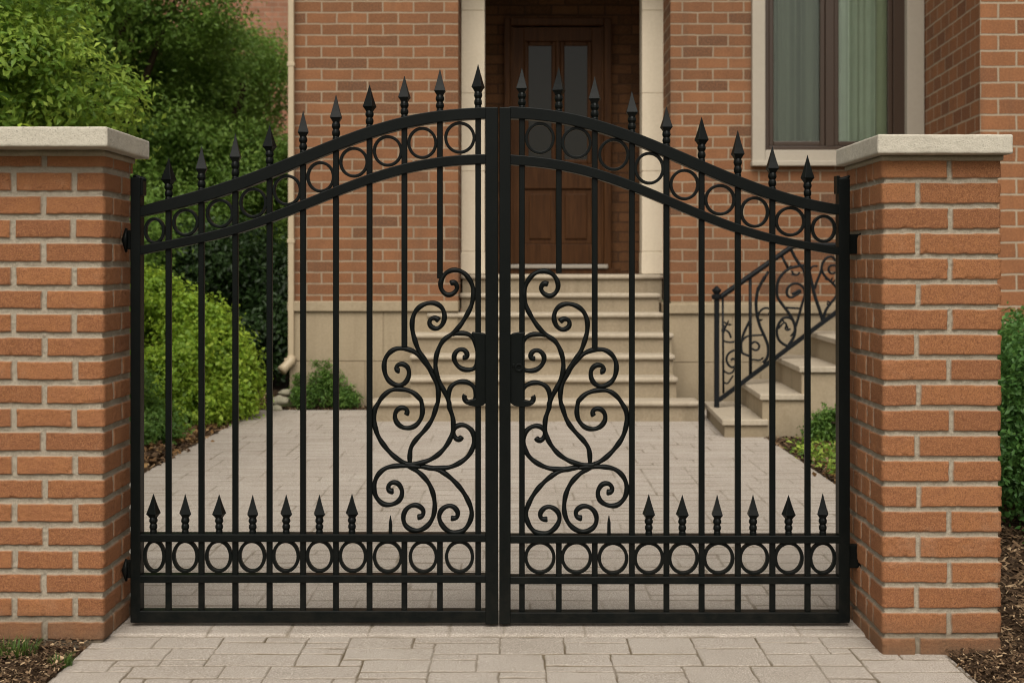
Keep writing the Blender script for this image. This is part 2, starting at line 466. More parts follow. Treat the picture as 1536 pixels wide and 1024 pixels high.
SZ = [(3,2),(3,2),(2,2),(2,2),(4,2),(3,1),(2,1),(3,2),(4,2),(3,3)]
paving('pavement', -1.35, 1.352, 3.60, 4.345, .0030, (.069, .062), 5, -.0055, .0044, .0045, SZ)
paving('pavement', -1.35, 1.352, -4.0, 3.60, .03, (.1, .1), 6, -.004, .012, .006, SZ)
drv = paving('driveway', -2.14, 1.78, 4.335, 11.15, .0065, (.088, .076), 11, .003, .0062, .0022, [(4,2),(3,2),(5,2),(4,1),(3,1),(2,2),(3,2)], drive_edge)

def bed(x0, x1, y0, y1, seed, step=.03):
    def zf(X, Y):
        e = np.minimum(np.minimum(X-(drive_edge(Y)-.012 if x0 == 1.40 else x0), x1-X), np.minimum(Y-y0, y1-Y))
        z = -.022 - .05*(e < -.02) + .022*sstep(0, .10, e) + .012*vnoise(X, Y, .25, seed) + .006*vnoise(X, Y, .06, seed+1) - .005
        return z, {}
    return sheet('mulch_bed', x0, x1, y0, y1, step, zf, SOIL)
BEDS = [(-4.2, -1.335, 2.6, 4.335, 21), (-4.2, -2.125, 4.325, 4.95, 20), (1.34, 4.2, 2.6, 4.335, 23), (1.40, 5.0, 4.325, 8.95, 22), (-9.0, -2.125, 4.9, 16.0, 25), (1.765, 6.0, 8.9, 11.4, 27), (-2.125, -.9, 11.14, 11.42, 29)]
for b in BEDS: bed(*b, step=.03 if b[1]-b[0] < 4 else .06)

def chips(name, regions, seed, label):
    rng = np.random.RandomState(seed); V = []; Fc = []; A = []; base = 0
    for (x0, x1, y0, y1, n, L, zb) in regions:
        cx = rng.uniform(x0, x1, n); cy = rng.uniform(y0, y1, n)
        ln = L*rng.uniform(.4, 1.5, n); wd = ln*rng.uniform(.18, .5, n)
        an = rng.uniform(0, math.pi, n); ti = rng.normal(0, .35, n); tw = rng.normal(0, .4, n)
        cz = zb + rng.uniform(-.002, .014, n)
        ax = np.stack([np.cos(an)*np.cos(ti), np.sin(an)*np.cos(ti), np.sin(ti)], 1)
        bx = np.stack([-np.sin(an)*np.cos(tw), np.cos(an)*np.cos(tw), np.sin(tw)], 1)
        c = np.stack([cx, cy, cz], 1)
        q = np.stack([c - ax*ln[:,None]/2 - bx*wd[:,None]*.3, c + ax*ln[:,None]*.4 - bx*wd[:,None]/2, c + ax*ln[:,None]/2 + bx*wd[:,None]*.3, c - ax*ln[:,None]*.4 + bx*wd[:,None]/2], 1)
        V.append(q.reshape(-1, 3)); Fc.append(base + np.arange(n*4).reshape(n, 4)); base += n*4
        A.append(np.repeat(rng.rand(n)**1.15, 4))
    me = np_mesh(name, np.concatenate(V), np.concatenate(Fc), {'rnd': np.concatenate(A)}, False)
    return tag(link(name, me, CHIP), label, 'mulch', kind='stuff')
chips('mulch_chips', [(-2.3, -1.345, 3.4, 4.30, 15000, .015, .0), (1.345, 2.4, 3.4, 4.335, 14000, .015, .0), (1.53, 3.0, 4.335, 5.0, 7000, .017, .0), (1.70, 3.0, 5.0, 6.2, 3500, .03, .0), (1.785, 3.2, 4.6, 8.9, 9000, .035, .0),
                      (-3.6, -2.13, 4.9, 12.5, 15000, .05, .0), (1.77, 3.4, 8.9, 11.3, 6000, .045, .0), (-2.12, -.95, 11.15, 11.38, 1200, .035, .0)], 31,
      'brown bark mulch chips strewn over the beds beside the paving')

# ------------------------------------------------------------------ brick pillars
def brick_shaft(x0, x1, y0, y1, ztop, pitch, zoff, mort, joints, seed, parent, step=.0027):
    """one connected skin round the pier: bricks stand proud of recessed mortar joints.
    joints[row%2] = list of joint positions along the perimeter (from front-left, anticlockwise seen from the street: front, right, back, left)"""
    W, D = x1-x0, y1-y0; per = 2*(W+D); rec = .0085
    def span(L): return np.linspace(0, L, max(2, int(round(L/step)))+1)[:-1]
    u = np.concatenate([span(W), W+span(D), W+D+span(W), 2*W+D+span(D)])
    zs = np.linspace(-.03, ztop, int(round((ztop+.03)/step))+1)
    nu, nz = len(u), len(zs)
    U, Z = np.meshgrid(u, zs, indexing='xy')
    rng = np.random.RandomState(seed)
    # wobble (periodic enough: use 3-D-ish mix of cos/sin of u is not needed at the hidden back-left seam)
    wu = U + vnoise(U, Z, .02, seed)*.0011 + vnoise(U, Z, .09, seed+1)*.0016
    wz = Z + vnoise(U, Z, .02, seed+2)*.0011 + vnoise(U, Z, .11, seed+3)*.0016
    row = np.floor((wz - zoff)/pitch).astype(int)
    zl = wz - zoff - row*pitch
    dz = np.minimum(zl - mort/2, pitch - mort/2 - zl)
    du = np.full(U.shape, 9.0); bid = np.zeros(U.shape, int)
    for par in (0, 1):
        js = np.array(sorted(joints[par]))
        m = (row % 2) == par
        jit = (rng.rand(400)-.5)*.008
        ju = wu + jit[np.clip(row, 0, 399)]
        dist = np.min(np.abs(ju[..., None] - js[None, None, :]), axis=2) - mort/2
        k = np.searchsorted(js, ju.ravel()).reshape(ju.shape) % len(js)
        du = np.where(m, dist, du); bid = np.where(m, k, bid)
    d = np.minimum(du, dz)
    brick = sstep(-.0012, .0018, d)
    rnd_t = rng.rand(600, 16); rn = rnd_t[np.clip(row, 0, 599), bid % 16]
    h = sstep(-.0012, .0018, d)*rec + (rn-.5)*.0022*brick
    h += vnoise(U, Z, .012, seed+5)*.0007 + vnoise(U, Z, .006, seed+6)*.0005
    h -= (brick < .5)*0 - (1-brick)*vnoise(U, Z, .01, seed+8)*.0016
    # chips on brick edges
    ch = vnoise(U, Z, .022, seed+7)
    h -= brick*np.clip(ch-.5, 0, 1)*.009*(1-sstep(.002, .012, d))
    # eased, worn corners
    for cu in (0, W, W+D, 2*W+D, per):
        dc = np.abs(U-cu)
        h -= (1-sstep(0, .006, dc))*(.0022 + .0016*vnoise(U, Z, .015, seed+9))
    # positions
    bx0, bx1, by0, by1 = x0+rec, x1-rec, y0+rec, y1-rec
    px = np.zeros_like(U); py = np.zeros_like(U); nx_ = np.zeros_like(U); ny_ = np.zeros_like(U)
    a = U < W;                     px[a] = bx0+(bx1-bx0)*(U[a]/W);          py[a] = by0; ny_[a] = -1
    b = (U >= W) & (U < W+D);      px[b] = bx1; py[b] = by0+(by1-by0)*((U[b]-W)/D);      nx_[b] = 1
    c = (U >= W+D) & (U < 2*W+D);  px[c] = bx1-(bx1-bx0)*((U[c]-W-D)/W);    py[c] = by1; ny_[c] = 1
    e = U >= 2*W+D;                px[e] = bx0; py[e] = by1-(by1-by0)*((U[e]-2*W-D)/D);  nx_[e] = -1
    eps = 1e-6
    for cu, sx, sy in ((0, -1, -1), (W, 1, -1), (W+D, 1, 1), (2*W+D, -1, 1)):
        m = np.abs(U-cu) < eps; nx_[m] = sx; ny_[m] = sy
    v = np.stack([(px+nx_*h).ravel(), (py+ny_*h).ravel(), Z.ravel()], 1)
    i = np.arange(nu*nz).reshape(nz, nu); ii = np.concatenate([i, i[:, :1]], 1)
    f = np.stack([ii[:-1,:-1].ravel(), ii[:-1,1:].ravel(), ii[1:,1:].ravel(), ii[1:,:-1].ravel()], 1)
    me = np_mesh('brick_shaft', v, f, {'brick': brick.ravel(), 'rnd': rn.ravel()})
    return link('brick_shaft', me, PB, parent)

def rough_slab(name, x0, x1, y0, y1, z0, z1, mat, parent, r=.008, step=.008, seed=1, amp=.0012):
    """cast slab with rounded, slightly chipped arrises"""
    import bmesh
    bm = bmesh.new()
    nx, ny, nz = [max(2, int(round(L/step))) for L in (x1-x0, y1-y0, z1-z0)]
    def sup(a, n): return [a[0] + (a[1]-a[0])*k/n for k in range(n+1)]
    xs, ys, zs = sup((x0,x1), nx), sup((y0,y1), ny), sup((z0,z1), nz)
    vm = {}
    def vert(i, j, k):
        if (i,j,k) not in vm: vm[(i,j,k)] = bm.verts.new((xs[i], ys[j], zs[k]))
        return vm[(i,j,k)]
    for i in range(nx):
        for j in range(ny):
            bm.faces.new([vert(i,j,0), vert(i,j+1,0), vert(i+1,j+1,0), vert(i+1,j,0)])
            bm.faces.new([vert(i,j,nz), vert(i+1,j,nz), vert(i+1,j+1,nz), vert(i,j+1,nz)])
    for i in range(nx):
        for k in range(nz):
            bm.faces.new([vert(i,0,k), vert(i+1,0,k), vert(i+1,0,k+1), vert(i,0,k+1)])
            bm.faces.new([vert(i,ny,k), vert(i,ny,k+1), vert(i+1,ny,k+1), vert(i+1,ny,k)])
    for j in range(ny):
        for k in range(nz):
            bm.faces.new([vert(0,j,k), vert(0,j,k+1), vert(0,j+1,k+1), vert(0,j+1,k)])
            bm.faces.new([vert(nx,j,k), vert(nx,j+1,k), vert(nx,j+1,k+1), vert(nx,j,k+1)])
    from mathutils import noise
    for v in bm.verts:
        c = Vector((min(max(v.co.x, x0+r), x1-r), min(max(v.co.y, y0+r), y1-r), min(max(v.co.z, z0+r), z1-r)))
        d = v.co - c
        rr = r
        if d.length > 1e-9:
            v.co = c + d.normalized()*min(d.length, rr)
            nn = noise.noise(v.co*45 + Vector((seed, 0, 0)))
            v.co += d.normalized()*(nn*amp - max(0, noise.noise(v.co*28+Vector((0, seed, 0)))-.25)*amp*3*(1 if d.length > rr*1.05 else .2))
    me = bpy.data.meshes.new(name); bm.to_mesh(me); bm.free()
    return link(name, me, mat, parent, smooth=True)

GL = 'brick gate pillars with stone caps'
# left pillar
lp = empty('brick_pillar', (-1.513, 4.435, 0), 'wide red brick gate pillar at the shrub side, cut by the frame, under a pale stone cap', 'pillar', GL)
W, D = .414, .33
jl = [[W-.193, W-.39, W+.10, W+.30, W+D+.1, W+D+.3, 2*W+D+.1, 2*W+D+.3],
      [W-.092, W-.295, W+.20, W+D+.2, 2*W+D-.03, 2*W+D+.2]]
brick_shaft(-1.72, -1.306, 4.27, 4.60, 1.556, .0757, -.0035, .0188, jl, 41, lp)
rough_slab('mortar_bed', -1.715, -1.300, 4.262, 4.606, 1.553, 1.5745, BEDM, lp, .005, .010, 5)
rough_slab('stone_cap', -1.80, -1.261, 4.155, 4.64, 1.5735, 1.6365, CAP, lp, .0052, .005, 3, .0009)
# right pillar
rp = empty('brick_pillar', (1.34, 4.35, 0), 'narrow red brick gate pillar beside the side stairs and hedge, under a pale stone cap', 'pillar', GL)
W, D = .372, .45
jr = [[.106, .106+.20, W+.12, W+.33, W+D+.1, W+D+.3, 2*W+D+.09, 2*W+D+.30],
      [.213, W+.0-.0005+.02-.02, W+.22, W+D+.2, 2*W+D-.02, 2*W+D+.19, 2*W+D+.40]]
jr = [[.106, W+.12, W+.33, W+D+.1, W+D+.3, 2*W+D+.08, 2*W+D+.19, 2*W+D+.30],
      [.213, W+.22, W+D+.2, 2*W+D-.02, 2*W+D+.13, 2*W+D+.26, 2*W+D+.345]]
brick_shaft(1.153, 1.525, 4.15, 4.60, 1.532, .0787, -.027, .0155, jr, 42, rp)
rough_slab('mortar_bed', 1.147, 1.529, 4.142, 4.606, 1.5285, 1.5475, BEDM, rp, .005, .010, 8)
rough_slab('stone_cap', 1.122, 1.538, 4.09, 4.62, 1.5465, 1.606, CAP, rp, .0052, .005, 7, .0009)

# ------------------------------------------------------------------ the gate
GD = 4.44
def gx(px): return PX(px, GD)
def gz(py): return PZ(py, GD)
Y0, Y1, YC = 4.440, 4.476, 4.458
k_ = GD / F

def interp(pts, x):
    pts = sorted(pts)
    return float(np.interp(x, [p[0] for p in pts], [p[1] for p in pts]))

def smooth_curve(pts, n=36):
    """monotone x smooth resample of measured rail edge"""
    xs = np.array([p[0] for p in pts], float); ys = np.array([p[1] for p in pts], float)
    deg = min(5, len(xs)-1); x0 = xs.mean(); sc = xs.ptp() if hasattr(xs, 'ptp') else np.ptp(xs)
    c = np.polyfit((xs-x0)/sc, ys, deg)
    X = np.linspace(xs.min(), xs.max(), n)
    return [(float(x), float(np.polyval(c, (x-x0)/sc))) for x in X]

LEFT = dict(
    top=[(207,310.5),(253,298),(297,285),(350,268.5),(398,250.5),(432,237),(479,218),(501,208.5),(552,189.6),(606,175),(653,167),(716,161.5),(748,160)],
    topb=[(207,326),(297,305),(350,289),(398,269.5),(479,238),(501,227.5),(552,208.5),(606,193),(653,184.5),(716,178.5),(748,177)],
    low=[(207,369.5),(268,357.5),(344,340),(397,320.5),(460,299.5),(503,280),(552,260.5),(606,245.5),(653,237),(716,231.5),(748,231)],
    lowb=[(207,383),(268,371),(344,354),(397,335.5),(460,314.5),(503,295),(552,276),(606,261),(653,252),(716,246),(748,245)],
    bars=[251,300.5,351.5,403,453.5,503,553.5,606,659.5,717],
    tips=[237,219,199.5,187,165,141,126,113,102.6,95.5],
    cut={7: 521, 8: 418},
    rings=[(230,346,15.5,20),(276.7,333.5,19.5,21),(328.5,320,20.5,22),(378.6,304,20.5,23),(429.6,285,21.5,23.5),(480,265,21,23.5),(530,243,21.5,23),(581,226,22,23.5),(633,214,22,24),(689.5,206,23,24)],
    brings=[(229.7,835,16.5),(276.5,835,19.5),(326.5,835,20),(376.8,835,20.5),(427.7,835,20.5),(478.5,835,20.5),(528.5,835,21),(581,836,22),(634.5,836,21.5),(689,836,21.5)],
    spears=[228,276,327,377.5,428,478,527], spike=585,
    hinge=(196,211), meet=(728,747), post_top=266)
RIGHT = dict(
    top=[(748,160),(766,160),(826,165),(890,178),(946,196),(998,216.5),(1051,241),(1107,262.5),(1162.5,283),(1213,298.7),(1258,306.5)],
    topb=[(748,177.5),(766,178),(826,183),(890,196),(946,214.5),(998,235),(1051,260),(1107,281),(1162.5,301),(1213,315),(1258,322)],
    low=[(748,231),(763.6,231.5),(837,240),(890,252),(944,269),(998,292),(1051,315),(1107,335.6),(1157,350),(1213,363.5),(1258,371)],
    lowb=[(748,246),(763.6,246.5),(837,255),(890,267),(944,284),(998,307),(1051,330),(1107,349),(1157,362.5),(1213,375.5),(1258,382.5)],
    bars=[783,838.5,892.6,948.5,1000.5,1053.5,1108,1160,1213][:9],
    tips=[101,100,113.7,136,159.5,175,194.6,218.7,232],
    cut={1: 410, 2: 524},
    rings=[(810,207,22,24),(865,214,22.5,24),(921,231.5,23,24.5),(974.7,252,22.5,24.5),(1027.5,276.6,22,23.5),(1081,299.5,23,23.5),(1133,318,21.5,23.5),(1186.7,332,22.5,22.5),(1237,343,18.5,21)],
    brings=[(810,837,23),(865,837,23),(920,838,22.5),(974,838,22.5),(1026,838,22.5),(1079,838,23),(1132,838,22.5),(1184.5,838,22),(1235.5,838,20)],
    spears=[974,1024.5,1077,1131,1184.5,1236], spike=914,
    hinge=(1258,1274.5), meet=(749,766), post_top=268)

# scroll strokes measured on the first leaf in two enlarged views (A and B)
def A(*p): return [(540 + x/4.267, 380 + y/4.267) for x, y in p]
def B(*p): return [(540 + x/4.654, 600 + y/4.654) for x, y in p]
STROKES = [
 A((575,192),(602,185),(622,215),(605,250),(565,268),(528,245),(513,200),(530,148),(565,116),(612,106),(668,128),(709,183),(726,250),(713,330),(680,400),(640,462),(590,515),(535,555),(502,610),(483,680),(485,760),(512,835),(548,905),(572,965)) + B((618,40),(645,120),(650,185),(643,235),(615,300),(560,370),(490,418),(420,443),(350,452),(310,447)),
 A((505,432),(478,412),(446,425),(445,462),(485,484),(525,458),(540,400),(520,345),(470,318),(410,326),(360,362),(334,420),(333,490),(350,560),(378,632),(425,700),(462,765)),
 A((252,752),(232,752),(232,722),(268,708),(305,735),(310,785),(285,832),(240,847),(190,825),(158,775),(152,700),(178,645),(228,612),(290,612),(350,635),(400,682),(448,752),(485,825),(500,890),(496,960)) + B((535,35),(502,135),(450,212),(392,275),(355,330),(345,390),(345,456)),
 B((318,108),(330,85),(315,62),(282,55),(248,82),(240,130),(268,178),(320,200),(380,185),(422,135),(434,75),(425,10)) + A((388,942),(340,895),(270,872),(200,876),(145,915),(105,975)) + B((97,80),(96,160),(120,250),(170,328),(232,395),(300,440),(352,456)),
 A((664,925),(675,902),(664,925),(685,955),(722,955),(742,915),(732,862),(690,828),(632,824),(583,852),(566,900),(568,955)),
 A((655,668),(680,668),(686,645),(665,618),(632,617),(602,650),(606,695),(640,735),(690,748),(735,735),(752,690),(748,610),(728,550),(690,518),(630,512),(590,522)),
 B((712,258),(688,282),(656,258),(653,205),(695,177),(745,186),(788,232),(793,312),(758,390),(690,445),(610,476),(520,478),(420,468)),
 B((232,640),(205,640),(192,612),(215,580),(262,585),(292,640),(275,700),(222,732),(160,730),(110,680),(94,612),(115,537),(170,482),(245,463),(330,463),(420,470)),
 B((398,822),(432,815),(440,772),(392,737),(335,752),(302,802),(307,868),(355,910),(420,912),(480,870),(514,800),(519,720),(503,640),(468,570),(408,508),(335,465)),
 B((632,830),(672,828),(682,788),(648,747),(600,747),(558,785),(553,842),(592,903),(650,930),(718,918),(763,860),(779,790),(755,710),(700,620),(622,540),(540,490),(440,473)),
]

def spear_profile(py_tip, py_base, w):
    """4-sided head and turned collar, from base to tip; returns (head, collar)"""
    H = py_base - py_tip; u = H/62.0
    head = [(0.0008/k_, 0), (2.2*w/10.5, 6), (4.6*w/10.5, 14), (7.6*w/10.5, 23), (10.6*w/10.5, 31), (8.2*w/10.5, 33.6), (5.2*w/10.5, 38)]
    col = [(5.0, 36.5), (6.4, 40), (6.7, 42.5), (5.6, 45), (4.6, 46.5), (5.9, 49), (6.3, 51.5), (5.9, 54), (4.7, 56), (5.4, 58), (5.4, 64)]
    s = w/10.5
    h = [(r*k_*1.17, gz(py_tip + d*u)) for r, d in head][::-1]
    c = [(r*k_*(.55+.45*s), gz(py_tip + d*u)) for r, d in col][::-1]
    return h, c

def build_leaf(S, right, label):
    side = S['hinge']
    root = empty('gate_leaf', (gx(sum(side)/2), YC, 0), label, 'gate', 'leaves of the iron double gate')
    rng = random.Random(3 if right else 2)
    hx0, hx1 = gx(side[0]), gx(side[1])
    # stiles
    zt = gz(S['post_top'])
    hs = MB().box(hx0, hx1, 4.434, 4.486, gz(933), zt).build('hinge_stile', IRON, root, .003)
    # torn cap tab on the stile
    tx0, tx1 = (hx0+.001, hx0+.020) if right else (hx1-.020, hx1-.001)
    if right:
        tab = MB().tube([(hx0-.004, 4.46, zt+.002), (hx0+.012, 4.455, zt-.002), (hx1-.004, 4.45, zt+.003), (hx1+.002, 4.45, zt+.011)], [.006, .008, .008, .004], 8)
        tab.box(hx0-.006, hx0+.004, 4.438, 4.482, zt-.05, zt+.010)
    else:
        tab = MB().tube([(hx0+.004, 4.455, zt+.006), (hx0+.014, 4.455, zt+.003), (hx1+.006, 4.46, zt-.006), (hx1+.012, 4.462, zt-.010)], [.004, .008, .008, .005], 8)
        tab.box(hx1-.002, hx1+.008, 4.438, 4.482, zt-.06, zt-.006)
    tab.build('stile_cap', IRON, hs, .002)
    mx0, mx1 = gx(S['meet'][0]), gx(S['meet'][1])
    tcurve = smooth_curve(S['top']); xt = [p[0] for p in tcurve]
    MB().box(mx0, mx1, 4.432, 4.484, gz(935), gz(161.2)).build('meeting_stile', IRON, root, .0025)
    inner = (S['hinge'][0]+4, S['meet'][0]) if right else (S['hinge'][1]-4, S['meet'][0]+3)
    xa, xb = (S['meet'][1]-3, S['hinge'][0]+4) if right else (S['hinge'][1]-4, S['meet'][0]+3)
    def rail(name, a, b):
        ca, cb = smooth_curve(S[a], 80), smooth_curve(S[b], 80)
        X = np.linspace(xa, xb, 44)
        top = [(gx(x), gz(interp(ca, x))) for x in X]; bot = [(gx(x), gz(interp(cb, x))) for x in X]
        return MB().ribbon(top, bot, Y0-.003, Y1+.003).build(name, IRON, root, .0025), ca
    _, ctop = rail('arched_top_rail', 'top', 'topb')
    rail('arched_lower_rail', 'low', 'lowb')
    dy = 2 if right else 0
    for nm, ya, yb in (('ring_rail', 800.5+dy, 812.5+dy), ('ring_rail', 862+dy, 873.5+dy), ('bottom_rail', 915.5+dy, 933+dy*.5)):
        MB().box(gx(xa), gx(xb), Y0-.004, Y1+.004, gz(yb), gz(ya)).build(nm, IRON, root, .0025)
    # bars with their spear points
    for i, (bx, tip) in enumerate(zip(S['bars'], S['tips'])):
        X = gx(bx); hw = .0096
        base = interp(ctop, bx) + 3
        zlow = gz(918)
        ztop = gz(base-1)
        bar_rot = rng.uniform(-.05, .05)
        if i in S['cut']:
            MB().box(X-hw, X+hw, YC-hw, YC+hw, gz(S['cut'][i]), ztop).build('bar', IRON, root, .003)
            MB().box(X-hw, X+hw, YC-hw, YC+hw, zlow, gz(806)).build('bar', IRON, root, .003)
            b = root.children[-2]
        else:
            b = MB().box(X-hw, X+hw, YC-hw, YC+hw, zlow, ztop).build('bar', IRON, root, .003)
        h, c = spear_profile(tip, base, 9.8 + rng.uniform(-.5, .5))
        rot = math.pi/4 + rng.uniform(-.35, .35)
        sp = MB().lathe(h, (X, YC), 4, rot)
        sp.lathe(c, (X, YC), 14)
        sp.build('spear_point', IRON, b, .0012)
    for (cx, cy, rx, rz) in S['rings']:
        MB().ring((gx(cx), gz(cy)), (rx+.6)*k_, (rz+.2)*k_, 4.6*k_, YC-.009, YC+.009).build('ring', IRON, root, .002)
    for (cx, cy, rx) in S['brings']:
        r = MB().ring((gx(cx), gz(cy)), (rx+.6)*k_, 25*k_, 5.0*k_, YC-.009, YC+.009).build('ring', IRON, root, .002)
    # small joining studs between the lower rings and bars
    for px in S['spears']:
        h, c = spear_profile(742 + rng.uniform(-1.5, 1.5), 801+dy, 9.6)
        sp = MB().lathe(h, (gx(px), YC), 4, math.pi/4 + rng.uniform(-.35, .35)); sp.lathe(c, (gx(px), YC), 14)
        sp.build('spear_point', IRON, root, .0012)
    MB().lathe([(2.9*k_, gz(803+dy)), (2.6*k_, gz(785)), (.5*k_, gz(774))], (gx(S['spike']), YC), 8).build('spike', IRON, root)
    # scrollwork
    def M(p):
        if not right: return p
        return (747.5 + (747.5 - p[0])*1.033, p[1] + 1.5)
    for n, st in enumerate(STROKES):
        pts = fair(catmull([M(p) for p in st], 9))
        N = len(pts); r0 = 3.75*k_
        rad = []
        for i in range(N):
            t = i/(N-1)
            r = r0*(1 + .10*math.sin(i*.37 + n))
            if i < 7: r *= 1.22 - .03*i          # rolled end
            if N-1-i < 6: r *= .82 + .03*(N-1-i)
            rad.append(r)
        rad[0] *= .75
        oy = YC + (((n*37) % 7) - 3)*.0006
        MB().tube([(gx(x), oy, gz(y)) for x, y in pts], rad, 10, 1.05).build('scroll', IRON, root, smooth=True)
    # short ties where scrolls touch the frame
    # lock plate
    if right:
        x0, x1 = 764.5, 786
    else:
        x0, x1 = 713.5, 730.5
    def pp(*q): return [(gx(a), gz(b)) for a, b in q]
    if right:
        poly = pp((x0,503),(769,500),(776,498.5),(787,498),(788,501),(784,507),(783.5,520),(x1-2,540),(x1-1,560),(x1,600),(802,603),(796,609),(783,611),(772,609),(x0,604))
    else:
        poly = pp((x1,503),(726,500),(720,499),(708,498),(707,501),(711,507),(713,520),(x0,540),(x0,560),(x0-.5,598),(697,602),(703,608),(716,611),(725,608),(x1,603))
    lk = MB().prism(poly, YC-.013, YC+.013).build('lock_plate', IRON, root, .0025)
    if right:
        cx, cz = gx(778.5), gz(551)
        MB().ring((cx, cz), 6.2*k_, 6.2*k_, 2.6*k_, YC-.019, YC-.010, 24).build('keyhole_ring', IRON, lk, .001)
        MB().box(gx(768.5), gx(772), YC-.017, YC-.012, gz(550.5), gz(546)).build('bolt', IRON, lk, .001)
    # hinges
    if right:
        for py0, py1 in ((351, 381), (818, 853)):
            hg = MB().box(gx(1272), gx(1294.5), 4.452, 4.478, gz(py1), gz(py0)).build('hinge', IRON, root, .003)
            MB().box(gx(1291), gx(1299) if py0 < 400 else gx(1295), 4.440, 4.49, gz(py1+2), gz(py0-2)).build('hinge_plate', IRON, hg, .002)
    else:
        for py0, py1 in ((345, 374), (842, 868)):
            hg = MB().box(gx(185), gx(198), 4.452, 4.476, gz(py1), gz(py0)).build('hinge', IRON, root, .003)
            MB().tube([(gx(188), 4.452, gz(py1+4)), (gx(186), 4.448, gz((py0+py1)/2)), (gx(188), 4.452, gz(py0-3))], [.004, .011, .004], 8).build('hinge_knuckle', IRON, hg, smooth=True)
    return root

build_leaf(LEFT, False, 'black wrought iron gate leaf without a keyhole, hung on the wider pillar')
build_leaf(RIGHT, True, 'black wrought iron gate leaf with the keyhole, hung on the narrower pillar')

# ------------------------------------------------------------------ the house
HD = 11.4
house = empty('brick_house', (1.0, HD, 0), 'red brick house with limestone plinth, recessed porch and tall brown window', 'house')

def wall(name, quads, mat, parent, u0=0.0):
    """quads: list of 4-point lists (ccw from outside, bottom-left first), uv in metres along the wall / up"""
    me = bpy.data.meshes.new(name); v = []; f = []; uvs = []
    for q in quads:
        n = len(v); v += q; f.append((n, n+1, n+2, n+3))
        a = Vector(q[0]); du = (Vector(q[1])-a); du.z = 0; L = du.length; du.normalize()
        base = q[0][0]*du.x + q[0][1]*du.y + u0
        for p in q:
            uvs.append(((Vector(p)-a).dot(du) + base, p[2]))
    me.from_pydata(v, [], f)
    uvl = me.uv_layers.new(name='UVMap')
    for lp in me.loops: uvl.data[lp.index].uv = uvs[lp.vertex_index]
    return link(name, me, mat, parent)
def vq(xa, ya, xb, yb, z0, z1): return [(xa,ya,z0),(xb,yb,z0),(xb,yb,z1),(xa,ya,z1)]

ZT = 5.4
PT = .905      # plinth top
XL, XA, XB, XR = -1.875, -.46, 1.355, 3.523
wall('wall', [vq(XL, HD, XA, HD, PT+.0, ZT), vq(XA, HD, XA, 13.4, PT, ZT), vq(XL, 18, XL, HD, PT, ZT)], WB, house, .05)
WX0, WX1, WZ0, WZ1 = 2.10, 3.47, 2.12, 4.15
wall('wall', [vq(XB, 13.4, XB, HD, PT, ZT), vq(XB, HD, WX0, HD, PT, ZT), vq(WX0, HD, WX1, HD, PT, WZ0), vq(WX0, HD, WX1, HD, WZ1, ZT), vq(WX1, HD, XR, HD, PT, ZT)], WB, house, .11)
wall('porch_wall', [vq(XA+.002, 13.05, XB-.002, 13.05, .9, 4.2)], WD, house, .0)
wall('porch_lintel', [vq(XA, HD, XB, HD, 4.08, ZT)], WB, house, .05)
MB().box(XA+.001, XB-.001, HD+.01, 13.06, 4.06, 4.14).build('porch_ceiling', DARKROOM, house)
# projecting wing
wall('wing_wall', [vq(XR, HD, 3.37, 9.6, -.02, ZT), vq(3.37, 9.6, 9.0, 9.6, -.02, ZT), vq(9.0, 9.6, 9.0, 18, -.02, ZT)], WW, house, .03)
MB().add([(XL-.25, HD-.25, ZT), (3.3, HD-.25, ZT), (3.2, 9.35, ZT), (9.25, 9.35, ZT), (9.25, 18.2, ZT), (XL-.25, 18.2, ZT), (0, 14.5, ZT+2.0), (6.0, 14.5, ZT+2.0)],
         [(0,1,6),(1,2,7,6),(2,3,7),(3,4,7),(4,5,6,7),(5,0,6),(0,5,4,3,2,1)]).build('roof', ROOFM, house)
# plinth: coursed blocks
def coursed(name, x0, x1, yf, yb, z0, z1, rows, parent, seed, mat=LIME):
    rng = random.Random(seed); mb = MB(); zh = (z1-z0)/rows; gp = .0035
    mb.box(x0+.01, x1-.01, yf+.008, yb, z0, z1-.004)
    for r in range(rows):
        x = x0; first = True
        while x < x1-.02:
            w = rng.uniform(.55, .95)
            if x+w > x1-.25: w = x1-x
            mb.box(x+(0 if x == x0 else gp), x+w-(0 if x+w >= x1-.001 else gp), yf+rng.uniform(0, .002), yb-.02, z0+r*zh+(gp if r else 0), z0+(r+1)*zh-gp)
            x += w
    return mb.build(name, mat, parent, .004)
coursed('plinth', XL-.02, XA-.0, HD-.045, HD+.6, -.03, PT-.085, 2, house, 3)
coursed('plinth', 1.318, 3.52, HD-.045, HD+.6, -.03, PT-.105, 2, house, 5)
MB().box(XL-.035, XA+.004, HD-.075, HD+.6, PT-.085, PT+.002).build('plinth_cap', LIME, house, .008)
MB().box(1.302, 3.50, HD-.075, HD+.6, PT-.105, PT-.018).build('plinth_cap', LIME, house, .008)
MB().box(XB+.003, XR-.004, HD+.002, HD+.02, PT-.03, PT+.004).build('mortar_bed', LIME, house)
# stone columns of the porch, drum by drum
def column(x0, x1, yf):
    mb = MB(); z = 1.135; hs = [.20, .72, .70, .74, .51]
    o = None
    for i, h in enumerate(hs):
        e = .004 if i == 0 else 0
        mb.box(x0-e, x1+e, yf-e, yf+.22, z+(.002 if i else 0), z+h-.002); z += h
    mb.box(x0+.006, x1-.006, yf+.006, yf+.21, 1.14, z-.01)
    return mb.build('column', COLM, house, .004)
column(PX(692, 11.95), PX(727, 11.95), 11.95)
column(PX(963, 11.95), PX(997, 11.95), 11.95)
MB().box(XA+.003, XB-.003, 11.95, 12.17, 4.008, 4.055).build('porch_beam', COLM, house)

